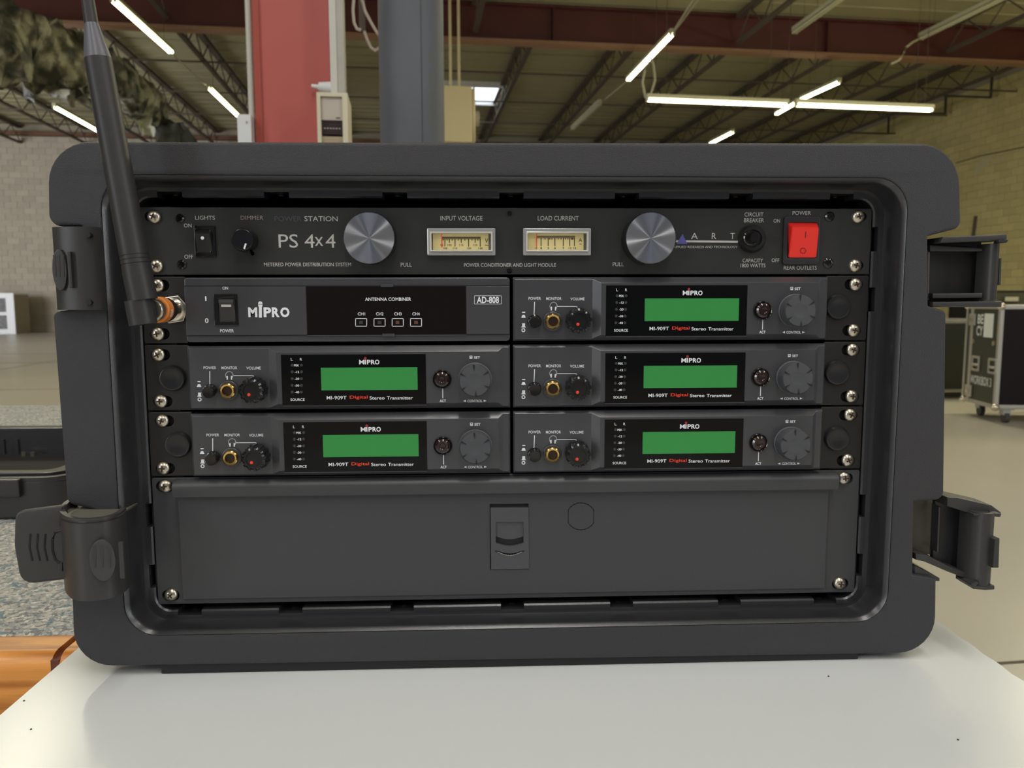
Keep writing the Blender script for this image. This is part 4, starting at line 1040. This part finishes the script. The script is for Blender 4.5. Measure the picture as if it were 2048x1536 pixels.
# circuit breaker
cx, cz = W(1506, 477, -.003)
cb = obj('breaker_collar', lathe(nb(), [(.0092, 0), (.0092, -.0015), (.0078, -.0035), (.0058, -.0035), (.0055, -.002), (.0052, -.002)], cx, cz, 36), mat('breaker_black', (.012, .012, .012), .35), pc_)
cx, cz = W(1512, 474, -.012)
obj('breaker_ring', lathe(nb(), [(.0050, -.0012), (.0050, -.0055), (.0043, -.006), (.004, -.006)], cx - .001, cz, 32), BUT, cb)
obj('breaker_button', lathe(nb(), [(.0036, -.001), (.0036, -.0105), (.0031, -.0112), (0, -.0112)], cx, cz, 28), BUT, cb)
# red illuminated rocker
x0, x1, a0, a1 = prect(1567, 433, 1639, 529, -.002)
rb = obj('rocker_bezel', prism([rrect(x0, x1, a0, a1, .002), rrect(x0 + .003, x1 - .0022, a0 + .0042, a1 - .004, .0006)], -.0022, .002, .0006), mat('bezel_black', (.022, .021, .024), .4), pc_)
def q4(pts, Y): return [(W(x, y, Y)[0], Y, W(x, y, Y)[1]) for x, y in pts]
bm = nb()
F = [bm.verts.new(v) for v in q4([(1577, 515), (1632, 515)], -.0025)] + [bm.verts.new(v) for v in q4([(1638, 456), (1585, 455)], -.0085)]
T = [bm.verts.new(v) for v in q4([(1576, 445), (1635, 446)], -.001)]; Bk = [bm.verts.new(v) for v in q4([(1576, 516), (1633, 516)], .002)]
Tb = [bm.verts.new((T[0].co.x, .002, T[0].co.z)), bm.verts.new((T[1].co.x, .002, T[1].co.z))]
bm.faces.new(F); bm.faces.new((F[3], F[2], T[1], T[0])); bm.faces.new((F[0], F[3], T[0], Tb[0], Bk[0])); bm.faces.new((F[1], Bk[1], Tb[1], T[1], F[2])); bm.faces.new((F[0], Bk[0], Bk[1], F[1])); bm.faces.new((T[0], T[1], Tb[1], Tb[0]))
bmesh.ops.recalc_face_normals(bm, faces=bm.faces[:]); bmesh.ops.bevel(bm, geom=bm.edges[:], offset=.0005, segments=2, affect='EDGES')
rr_ = obj('red_rocker', bm, RED, rb, smooth=40, label='glowing red rocker')
DRK = mat('dark_red_mark', (.20, .012, .008), .5)
def on_rocker(px, py):   # height of the sloping rocker face at a pixel
    t = (515 - py) / 60; Y = -.0026 - t * .006; x, z = W(px, py, Y); return (x, Y - .00015, z)
bm = nb(); bm.faces.new([bm.verts.new(on_rocker(*p)) for p in ((1609.5, 476), (1611.5, 476), (1612.5, 463), (1610.5, 463))]); obj('on_mark', bm, DRK, rb, smooth=0)
bm = nb(); ri, ro = [], []
for k in range(20):
    t = 2 * PI * k / 20; ri.append(bm.verts.new(on_rocker(1606 + 4.6 * math.cos(t), 501.5 - 4.8 * math.sin(t)))); ro.append(bm.verts.new(on_rocker(1606 + 6 * math.cos(t), 501.5 - 6.2 * math.sin(t))))
for k in range(20): bm.faces.new((ri[k], ri[(k + 1) % 20], ro[(k + 1) % 20], ro[k]))
bmesh.ops.recalc_face_normals(bm, faces=bm.faces[:]); obj('off_mark', bm, DRK, rb, smooth=0)
# small black face screws
for px, py, r in ((1019, 427, .0016), (1019, 541, .0018), (360, 437, .0028), (364, 529, .0030), (1659, 433, .0032), (1656, 526, .0034)):
    cx, cz = W(px, py, 0); k = obj('face_screw', lathe(nb(), [(r, .0), (r, -.0006), (r * .7, -.0013), (r * .45, -.0013), (r * .4, -.0004), (0, -.0004)], cx, cz, 20), BUT, pc_)

# ================================================================== TRANSMITTER (template measured at the second row of the left column)
YU = -.006
UX = {'L': -.1062, 'R': .1053}
UWD = .2103
def unit_center(px0, px1, py0, py1): return W((px0 + px1) / 2, (py0 + py1) / 2, YU)
def row_z(r): return TOP - U * r - U / 2           # r = 1..3 below the conditioner
T0 = (-.1066, YU, row_z(2))
def T4(x, y): return (370 + x / 4.096, 680 + y / 4.096)
def T5(x, y): return (840 + x / 4.8, 540 + y / 4.8)
tr = thing('transmitter', '', 'transmitter', T0, 'half rack transmitters with green displays')
hx, hz = UWD / 2, .0209
cx0, cz0 = T0[0], T0[2]
YC = YU - .0025      # raised centre section
xc0 = W(549, 757, YC)[0]; xc1 = W(1001, 757, YC)[0]
# body front: plan profile along x with depth y, chamfered top and bottom
bm = nb(); rows = []
dep = [(cx0 - hx, YU + .001), (cx0 - hx + .0012, YU), (xc0 - .004, YU), (xc0 + .0015, YC), (xc1 - .0015, YC), (xc1 + .0015, YU), (cx0 + hx - .001, YU), (cx0 + hx, YU + .001)]
for x, y in dep:
    ch = .0012 + (YU - min(y, YU)) * 1.0
    rows.append([bm.verts.new(p_) for p_ in ((x, YU + .0016, cz0 + hz), (x, y + .0002, cz0 + hz - ch), (x, y, cz0 + hz - ch - .0003), (x, y, cz0 - hz + ch + .0003), (x, y + .0002, cz0 - hz + ch), (x, YU + .0016, cz0 - hz), (x, .03, cz0 - hz), (x, .03, cz0 + hz))])
for a, b in zip(rows, rows[1:]):
    for k in range(8): bm.faces.new((a[k], a[(k + 1) % 8], b[(k + 1) % 8], b[k]))
bm.faces.new(rows[0]); bm.faces.new(rows[-1]); bmesh.ops.recalc_face_normals(bm, faces=bm.faces[:])
obj('front_shell', bm, UNIT, tr, smooth=15)
obj('chassis', B(cx0 - hx + .001, cx0 + hx - .001, .029, .24, cz0 - hz + .0005, cz0 + hz - .0005), DARK, tr, smooth=0)
x0, x1, a0, a1 = prect(*T4(792, 118), *T4(1975, 532), YC)
wn = obj('display_window', B(x0, x1, YC - .0004, YC + .002, a0, a1, bev=.0002), GLASS, tr)
obj('window_ledge', B(x0, x1, YC - .0003, YC + .001, a0 - .0006, a0 - .0001), UNITL, wn, smooth=0)
x0, x1, a0, a1 = prect(*T4(1115, 225), *T4(1905, 410), YC - .0005)
obj('green_screen', B(x0, x1, YC - .0006, YC + .001, a0, a1), LCD, wn, smooth=0, label='green backlit screen')
Yt = YC - .0008
def t4(s, x, y, w, h, Y=Yt, b=.0): q = T4(x, y); return ptext(s, q[0], q[1], w / 4.096, h / 4.096, Y, b)
def t5(s, x, y, w, h, Y=Yt, b=.0): q = T5(x, y); return ptext(s, q[0], q[1], w / 4.8, h / 4.8, Y, b)
wb = []
words([t4('MI-909T', 1242, 473, 162, 30, b=.006), t4('Stereo', 1574, 474, 122, 28, b=.006), t4('Transmitter', 1760, 474, 212, 28, b=.006),
      t4('M', 1447, 181, 40, 38, b=.01), t4('I', 1477, 181, 9, 38, b=.02), t4('P', 1505, 181, 28, 38, b=.03), t4('R', 1540, 181, 32, 38, b=.03), t4('O', 1574, 181, 36, 40, b=.03), t4('SOURCE', 922, 489, 115, 22, b=.01)], PRINT, wn)
wb += [t4('L', 875, 158, 16, 22), t4('R', 950, 158, 16, 22), t4('PEK', 914, 208, 42, 18, b=.01)]
for s, y in (('-12', 262), ('-20', 318), ('-30', 373), ('-40', 428)): wb.append(t4(s, 917, y, 36, 18, b=.015))
obj('level_scale_print', join(*wb), PRINT, wn, smooth=0, kind='stuff')
obj('red_lettering', join(t4('Digital', 1423, 472, 146, 34, b=.012)), REDP, wn, smooth=0, label='red word on the display window')
q = T4(1477, 150); c = W(*q, Yt); obj('logo_dot', shape(circ(c[0], c[1], .0009, 12), Yt), REDD, wn, smooth=0, label='red dot over the logo')
for x in (877, 953):
    for y in (207, 262, 318, 373, 428):
        c = W(*T4(x, y), Yt); obj('level_led', lathe(nb(), [(.0010, Yt + .0004), (.0008, Yt), (0, Yt - .0001)], c[0], c[1], 10), LEDG, wn)
Yf = YU - .0002
def PF(x, y): return T4(x, y)
words([t4('POWER', 203, 227, 102, 24, Yf, .004), t4('MONITOR', 363, 228, 127, 24, Yf, .004), t4('VOLUME', 562, 230, 118, 24, Yf, .004)], PRINT, tr)
lb = []
lb.append(plines([T4(203, 258), T4(203, 362)], .0005, Yf))
lb.append(plines([T4(398, 292), T4(562, 292), T4(562, 318)], .0004, Yf))
hpz = [T4(363 + 30 * math.cos(t), 288 - 30 * math.sin(t)) for t in [(-.65 + (PI + 1.3) * k / 14) for k in range(15)]]
lb.append(plines(hpz, .0005, Yf)); lb.append(plines([T4(346, 300), T4(346, 320)], .0008, Yf)); lb.append(plines([T4(381, 300), T4(381, 320)], .0008, Yf))
lb.append(plines([T4(106, 341), T4(124, 341)], .0006, Yf))
lb.append(shape([W(*T4(x, y), Yf) for x, y in ((96, 385), (134, 385), (126, 366), (124, 362), (106, 362), (104, 366))], Yf))
lb.append(shape([W(*T4(x, y), Yf) for x, y in ((101, 465), (136, 465), (136, 459), (131, 455), (131, 431), (107, 431), (107, 455), (101, 459))], Yf))
c = W(*T4(119, 487), Yf); lb.append(prism([circ(c[0], c[1], .0013, 16), circ(c[0], c[1], .0007, 16)], Yf, Yf + .0001))
words([t5('ACT', 219, 1256, 60, 26, YC - .0002, .02), t5('SET', 547, 840, 58, 26, YC - .0002, .02), t5('CONTROL', 527, 1257, 142, 26, YC - .0002, .02)], PRINT, tr)
lb.append(plines([T5(218, 1138), T5(219, 1228)], .0005, YC - .0002))
lb.append(plines([T5(478, 826), T5(500, 826), T5(500, 850), T5(478, 850), T5(478, 826)], .0004, YC - .0002))
lb.append(shape([W(*T5(x, y), YC - .0002) for x, y in ((478, 838), (500, 838), (500, 850), (478, 850))], YC - .0002))
lb.append(shape([W(*T5(x, y), YC - .0002) for x, y in ((414, 1257), (441, 1246), (441, 1268))], YC - .0002)); lb.append(shape([W(*T5(x, y), YC - .0002) for x, y in ((638, 1256), (611, 1245), (611, 1267))], YC - .0002))
obj('printed_symbols', join(*lb), PRINT, tr, smooth=0, kind='stuff')
c = W(*T4(203, 420), YU); 
k = obj('power_button', lathe(nb(), [(.0048, YU), (.0048, YU - .0006), (.0042, YU - .0008), (.0040, YU - .0055), (.0034, YU - .0064), (0, YU - .0062)], c[0] + .0006, c[1], 28), BUT, tr)
c = W(*T4(362, 412), YU)
k = obj('headphone_jack', lathe(nb(), [(.0064, YU), (.0064, YU - .0014), (.0058, YU - .0018), (.0050, YU - .0018)], c[0], c[1], 28, mod=lambda r, k: 1), mat('jack_nut', (.04, .04, .045), .3), tr)
obj('gold_ring', lathe(nb(), [(.0049, YU - .0012), (.0049, YU - .0040), (.0043, YU - .0046), (.0033, YU - .0044), (.0031, YU - .003), (.0030, YU + .004)], c[0], c[1], 32), GOLD, k, label='gold ring round the jack')
obj('socket_bore', lathe(nb(), [(.0031, YU + .003), (.0031, YU - .0022), (0, YU - .0020)], c[0], c[1], 20), mat('bore_brown', (.03, .012, .004), .3), k)
c = W(*T4(575, 405), YU)
k = obj('volume_knob', lathe(nb(), [(.0086, YU), (.0086, YU - .003), (.0080, YU - .0095), (.0066, YU - .0105), (.0048, YU - .0105), (.0046, YU - .0098), (0, YU - .0098)], c[0], c[1], 96,
        mod=lambda r, k: 1 - (.09 if (k // 4) % 2 and r > .0060 else 0)), KNOBS, tr, smooth=25)
d = W(*T4(515, 449), YU - .0100); obj('red_dot', lathe(nb(), [(.0011, YU - .0098), (.0009, YU - .0102), (0, YU - .0103)], d[0] + .0006, d[1], 12), REDP, k, label='red dot on the volume knob')
c = W(*T5(211, 1047), YC)
k = obj('act_button', lathe(nb(), [(.0063, YC), (.0063, YC - .0010), (.0058, YC - .0018), (.0050, YC - .0012), (.0048, YC - .0012)], c[0], c[1], 32), BUT, tr)
obj('button_cap', lathe(nb(), [(.0048, YC), (.0047, YC - .0022), (.0036, YC - .0030), (.0022, YC - .0030), (.0018, YC - .0026), (0, YC - .0024)], c[0], c[1], 32), BUTR, k)
c = W(*T5(528, 1050), YC)
k = obj('control_knob', lathe(nb(), [(.0112, YC), (.0112, YC - .001), (.0107, YC - .0014), (.0105, YC - .0085), (.0098, YC - .0098), (.0050, YC - .0100), (.0044, YC - .0097), (0, YC - .0096)], c[0], c[1], 60), KNOBG, tr, smooth=30)
for i in range(6):
    t = PI * .52 + i * PI / 3
    M2 = Matrix.Translation((c[0], YC - .0101, c[1])) @ Matrix.Rotation(-t, 4, 'Y')
    bq = nb(); bq.faces.new([bq.verts.new(p_) for p_ in ((.0062, -.0001, .0001), (.0104, -.0001, -.0007), (.0106, -.0001, .0007))]); bmesh.ops.transform(bq, matrix=M2, verts=bq.verts)
    obj('finger_notch', join(bq), DARK, k, smooth=0)
# copies
def ear(parent, side, r, scr, holes_dx, plug, gapx=0):
    z = row_z(r); xi = .2120 if side > 0 else -.2126
    xo = .2413 if side > 0 else -.2413
    ex0, ex1 = min(xi, xo), max(xi, xo)
    hs = []
    for px, py in scr:
        x, zz_ = W(px, py, 0)
        hs.append(slot(x, zz_, holes_dx[0], holes_dx[1]))
    e = obj('rack_ear', prism([rrect(ex0, ex1, z - U / 2 + .0006, z + U / 2 - .0006, .0012)] + hs, 0, .003, .0004), EAR, parent)
    for px, py in scr:
        x, zz_ = W(px, py, -.002); screw(parent, x, zz_, 0, random.uniform(0, PI / 2))
    if plug:
        x, zz_ = W(*plug, -.002)
        obj('hole_plug', lathe(nb(), [(.0086, 0), (.0086, -.0010), (.0078, -.0026), (.0066, -.0029), (.0045, -.0024), (0, -.0022)], x, zz_, 36), mat('plug_black', (.018, .018, .019), .2), e)
    return e
D = .0022
txs = [('L', 2, 'transmitter in the left column directly under the antenna combiner', [(315, 710), (320, 803)], (344, 757), -1),
       ('L', 3, 'transmitter in the left column just above the drawer', [(323, 842), (325, 937)], (355, 890), -1),
       ('R', 1, 'transmitter in the right column directly under the power conditioner', [(1713, 569), (1709, 661)], (1677, 614), 1),
       ('R', 2, 'middle transmitter of the right column', [(1707, 700), (1705, 793)], (1675, 746), 1),
       ('R', 3, 'transmitter in the right column just above the drawer', [(1702, 830), (1697, 921)], (1675, 878), 1)]
first = True; made = []
for cside, r, lab, scr, plug, sd in txs:
    loc = Vector((T0[0] if cside == 'L' else .1058, YU, row_z(r)))
    if first: o = tr; o.location = loc; first = False
    else: o = copy_tree(tr, loc)
    made.append((o, lab, scr, plug, sd, r))
for o, lab, scr, plug, sd, r in made:
    o['label'] = 'charcoal half rack ' + lab
    ear(o, sd, r, scr, (.0008, .0046) if sd < 0 else (.0046, .0008), plug)

# ================================================================== ANTENNA COMBINER
z = row_z(1)
ac = thing('antenna_combiner', 'dark half rack antenna combiner with smoked window and power rocker, upper left', 'combiner', (-.1066, YU, z))
ax0, ax1 = -.1066 - hx, -.1066 + hx
sh = obj('front_shell', prism([rrect(ax0, ax1, z - .0209, z + .0209, .0022)], YU + .0004, .03, .0008), UNIT, ac)
obj('chassis', B(ax0 + .001, ax1 - .001, .029, .24, z - .0204, z + .0204), DARK, ac, smooth=0)
gt, gb_ = W(700, 572, YU)[1], W(700, 670, YU)[1]
xL = W(613, 620, YU)[0]; xR = W(933, 620, YU)[0]
lp_ = obj('left_panel', B(ax0 + .0003, xL, YU - .0004, YU + .001, gb_ + .0003, gt - .0003, bev=.0003), UNIT, ac)
obj('right_panel', B(xR, ax1 - .0003, YU - .0004, YU + .001, gb_ + .0003, gt - .0003, bev=.0003), UNIT, ac)
for zz_ in (gt, gb_): obj('groove', B(ax0 + .0002, ax1 - .0002, YU + .0001, YU + .0006, zz_ - .0005, zz_ + .0005), DARK, ac, smooth=0)
wn2 = obj('smoked_window', B(xL + .0003, xR - .0003, YU - .0002, YU + .0008, gb_ + .0002, gt - .0002), GLASSB, ac, smooth=0)
obj('window_ledge', B(xL, xR, YU - .0004, YU + .0004, gb_ - .0006, gb_), UNITL, ac, smooth=0)
for px, py in ((774, 571), (777, 670)):
    x, zz_ = W(px, py, YU - .001); obj('window_tab', B(x - .004, x + .004, YU - .0012, YU, zz_ - .0009, zz_ + .0009), UNITL, ac, smooth=0)
Ya = YU - .0008
def c7(x, y): return (540 + x / 3.938, 380 + y / 3.938)
def t7(s, x, y, w, h, b=.0): q = c7(x, y); return ptext(s, q[0], q[1], w / 3.938, h / 3.938, Ya, b)
def c8(x, y): return (370 + x / 7.585, 540 + y / 7.585)
def t8(s, x, y, w, h, b=.0): q = c8(x, y); return ptext(s, q[0], q[1], w / 7.585, h / 7.585, Ya, b)
words([t7('ANTENNA COMBINER', 930, 860, 363, 28, .012), t7('CH1', 720, 976, 58, 24, .01), t7('CH2', 864, 976, 58, 24, .01), t7('CH3', 1007, 976, 58, 24, .01), t7('CH4', 1150, 976, 58, 24, .01),
      t7('AD-808', 1716, 866, 174, 52, .02), t8('ON', 611, 275, 84, 46, .01), t8('I', 315, 434, 18, 72, .02), t8('0', 330, 768, 52, 72, .02), t8('POWER', 637, 922, 206, 50, .01)], PRINT, ac)
tx = []
for x in (718, 863, 1006, 1150): tx.append(plines([c7(x - 44, 1012), c7(x + 44, 1012), c7(x + 44, 1073), c7(x - 44, 1073), c7(x - 44, 1012)], .0004, Ya))
tx.append(plines([c7(1610, 833), c7(1822, 833), c7(1822, 898), c7(1610, 898), c7(1610, 833)], .00025, Ya))
for s, x, w in (('M', 1027, 132), ('P', 1250, 110), ('R', 1376, 112), ('O', 1515, 134)): words([t8(s, x, 641, w, 150, .045)], PRINT, ac)
tx.append(plines([c8(1143, 580), c8(1143, 700)], .0019, Ya))
tx.append(shape([W(*c8(x, y), Ya) for x, y in ((1108, 517), (1112, 492), (1126, 477), (1156, 477), (1172, 492), (1176, 517))], Ya)); tx.append(shape([W(*c8(x, y), Ya) for x, y in ((1108, 526), (1176, 526), (1170, 558), (1114, 558))], Ya))
obj('printed_symbols', join(*tx), PRINT, ac, smooth=0, kind='stuff')
for i, x in enumerate((716, 862, 1004, 1150)):
    c = W(*c7(x, 1043), Ya); obj('channel_led', B(c[0] - .0012, c[0] + .0012, Ya, YU, c[1] - .0010, c[1] + .0010), LEDG if i < 2 else LEDR, ac, smooth=0)
x0, x1, a0, a1 = prect(*c8(448, 360), *c8(810, 848), YU)
rk = obj('rocker_bezel', prism([rrect(x0, x1, a0, a1, .0006), rrect(x0 + .0030, x1 - .0020, a0 + .0024, a1 - .0030, .001)], YU - .0012, YU + .0002, .0004), BUT, ac)
X0, X1, A0, A1 = prect(*c8(530, 440), *c8(750, 790), YU - .003); bm = nb()
prf = [(A0, YU - .0008), (A0 + .001, YU - .0015), ((A0 + A1) / 2, YU - .0022), (A1 - .0022, YU - .0052), (A1 - .0004, YU - .0048), (A1, YU - .0005)]
a = [bm.verts.new((X0, y, z_)) for z_, y in prf]; b = [bm.verts.new((X1, y, z_)) for z_, y in prf]
for i in range(len(prf) - 1): bm.faces.new((a[i], a[i + 1], b[i + 1], b[i]))
bm.faces.new(a); bm.faces.new(b[::-1]); bmesh.ops.recalc_face_normals(bm, faces=bm.faces[:])
obj('rocker', bm, mat('rocker_grey', (.035, .035, .036), .35), rk, smooth=25)
c0, c1 = W(*c8(550, 560), YU - .005), W(*c8(695, 525), YU - .005)
obj('white_bar', B(c0[0], c1[0], YU - .0050, YU - .0040, c0[1], c1[1]), PRINTG, rk, smooth=0)
e_ = ear(ac, -1, 1, [(313, 571), (314, 668)], (.0008, .0046), None)
# bulkhead connector on its ear
bx_, bz_ = W(346, 619, -.003)
nut = nb()
for k in range(6): pass
hexa = [(bx_ + .0098 * math.cos(PI / 3 * k + .15), bz_ + .0098 * math.sin(PI / 3 * k + .15)) for k in range(6)]
cn = obj('bulkhead_connector', prism([hexa, circ(bx_, bz_, .0062, 24)], -.0026, 0, .0005), CHROME, ac, smooth=20)
obj('connector_barrel', lathe(nb(), [(.0074, -.0025), (.0074, -.004), (.0062, -.0045), (.0062, -.014), (.0055, -.0145)], bx_, bz_, 32), CHROME, cn)

# ================================================================== ANTENNA
YA = -.046
an = thing('whip_antenna', 'black rubber whip antenna with an orange band, leaning left in front of the case', 'antenna', (bx_, YA, bz_ - .008))
obj('coupling', lathe(nb(), [(.0060, -.0145), (.0076, -.0148), (.0076, -.0215), (.0080, -.0217)], bx_, bz_, 36), DARK, an)
ob = obj('orange_band', lathe(nb(), [(.0079, -.0216), (.0081, -.0218), (.0081, -.0292), (.0079, -.0294)], bx_, bz_, 48), ORANGE, an, label='orange band with white characters')
# two characters wrapped on the band
for s, ang in (('5', -.10), ('G', -.42)):
    b = text(s, 0, 0, .0030, .0023, 0, .03)
    for v in b.verts:
        lx, lz = v.co.x, v.co.z; t = ang + lz / .0082
        v.co = Vector((bx_ + .00825 * math.cos(t), -.0254 + lx * 1.0, bz_ + .00825 * math.sin(t)))
    obj('band_lettering', b, PRINT, ob, smooth=0)
obj('coupling_collar', lathe(nb(), [(.0072, -.0293), (.0072, -.036), (.0066, -.0362), (.0066, -.040)], bx_, bz_, 36), CHROME, an)
def ap(px, py): x, z_ = W(px, py, YA); return Vector((x, YA, z_))
PXR = (CAM_P.y * -1 + YA) / FPX      # metres per pixel at the antenna's depth
obj('elbow', cyl(nb(), ap(287, 649), ap(277, 600), 26 * PXR, n=40), ANT, an)
obj('elbow', cyl(nb(), ap(286, 600), ap(274, 541), 27 * PXR, n=40), ANT, an)
def seg(nm, a, b, ra, rb, m=ANT): return obj(nm, cyl(nb(), ap(*a), ap(*b), ra * PXR, rb * PXR, n=48), m, an)
seg('sleeve', (274, 541), (271.5, 529), 26.3, 26.2)
pts_ = []; rr2 = []
for py, w_ in ((541, 26.2), (538, 26.2), (537, 25.2), (535.5, 25.2), (534.5, 26.2), (530, 26.2), (529, 25.2), (527.5, 25.2), (526.5, 26.2), (521, 26.2), (520, 25.2), (518.5, 25.2), (517.5, 26.2), (513, 26.2), (512, 25.2), (510.5, 25.2), (509.5, 26.2), (500, 26.2)):
    pts_.append(ap(274 - (541 - py) * .190, py)); rr2.append(w_ * PXR)
obj('ribbed_sleeve', tube(nb(), pts_, rr2, 48), ANT, an, smooth=40)
seg('sleeve', (266.2, 500), (196, 118), 26.2, 24.3)
seg('cone', (196, 118), (183, 48), 24.3, 12.5, ANTC)
seg('whip', (183, 48), (171, -30), 12.5, 11.2)

# ================================================================== DRAWER (2U)
dr = thing('drawer_unit', 'dark grey two unit rack drawer with a slam latch, bottom of the rack', 'drawer', (0, 0, -3 * U))
dz1, dz0 = -U + .0 - .0006, -3 * U + .0006
SD = [(329, 973), (341, 1191), (1690, 957), (1681, 1168)]
hs = []
for i, (px, py) in enumerate(SD):
    x, zz_ = W(px, py, 0); hs.append(slot(x, zz_, .0022, .0022, .0036))
obj('faceplate', prism([rrect(-.2413, .2413, dz0, dz1, .0015)] + hs, .0002, .003, .0004), DRAWER, dr)
ear_screws(dr, SD, 0.0002)
x0, x1 = W(362, 1100, -.001)[0], W(1652, 1080, -.001)[0]
zb_ = W(1020, 1195, -.001)[1]
zt_d = W(1020, 985, -.004)[1]
la = prect(980, 1008, 1057, 1139, -.002)
obj('drawer_front', prism([[(x0, zb_ + .003), (x1, zb_ + .003), (x1, dz1 - .002), (x0, dz1 - .002)], [(la[0], la[2]), (la[1], la[2]), (la[1], la[3]), (la[0], la[3])]], -.0018, .0001, .0003), DRAWER, dr)
# folded top lip: curved nose
px0, px1 = W(345, 970, -.006)[0], W(1676, 970, -.006)[0]
bm = nb(); prf = [(.0000, dz1 - .0005), (-.0030, dz1 - .0008), (-.0060, dz1 - .0020), (-.0074, dz1 - .0040), (-.0078, dz1 - .0065), (-.0062, zt_d), (-.0054, zt_d - .0002), (-.0018, zt_d + .001), (.0000, zt_d + .001)]
a = [bm.verts.new((px0, y, z_)) for y, z_ in prf]; b = [bm.verts.new((px1, y, z_)) for y, z_ in prf]
for i in range(len(prf)): bm.faces.new((a[i], a[(i + 1) % len(prf)], b[(i + 1) % len(prf)], b[i]))
bm.faces.new(a); bm.faces.new(b); bmesh.ops.recalc_face_normals(bm, faces=bm.faces[:])
obj('pull_lip', bm, DRAWER, dr, smooth=50)
obj('tray', B(-.215, .215, .004, .24, dz0 + .004, dz1 - .003), DARK, dr, smooth=0)
# slam latch
def c9(x, y): return (900 + x / 5.119, 960 + y / 5.119)
LT = mat('latch_grey', (.060, .062, .066), .42)
lt = obj('slam_latch', prism([[W(*c9(*p), -.0024) for p in ((414, 283), (804, 280), (811, 909), (420, 917))],
        [W(*c9(*p), -.0024) for p in [(470, 430), (752, 430), (753, 645)] + [(753 - 283 * k / 8, 645 + 33 * math.sin(PI * k / 8)) for k in range(1, 8)] + [(470, 645)]]], -.0026, .0, .0003), LT, dr)
obj('latch_slide', prism([[W(*c9(*p), -.001) for p in [(470, 428), (752, 428), (752, 575)] + [(752 - 282 * k / 8, 575 + 32 * math.sin(PI * k / 8)) for k in range(1, 8)] + [(470, 575)]]], -.0012, .001), LT, lt, smooth=0)
x0_, z0_ = W(*c9(470, 690), 0); x1_, z1_ = W(*c9(752, 560), 0)
obj('latch_well', B(la[0], la[1], -.0001, .0001, la[2], la[3]), DARK, lt, smooth=0)
obj('latch_groove', plines([c9(470 + 283 * k / 10, 728 + 32 * math.sin(PI * k / 10)) for k in range(11)], .0011, -.0027), DARK, lt, smooth=0)
obj('latch_pale_line', plines([c9(490 + 243 * k / 10, 738 + 34 * math.sin(PI * k / 10)) for k in range(11)], .0004, -.0028), mat('light_edge', (.35, .35, .33), .4), lt, smooth=0)  # thin pale curve drawn flat just below the groove
# knock-out outline for a lock
ko = []
for k in range(9): t = PI * (.16 + .68 * k / 8); ko.append(c9(1341 + 148 * math.cos(t), 372 - 138 * math.sin(t)))
for k in range(9): t = PI * (1.16 + .68 * k / 8); ko.append(c9(1341 + 148 * math.cos(t), 372 - 138 * math.sin(t)))
ko.append(ko[0])
obj('knockout_outline', plines(ko, .0006, -.0019), DARK, dr, smooth=0)
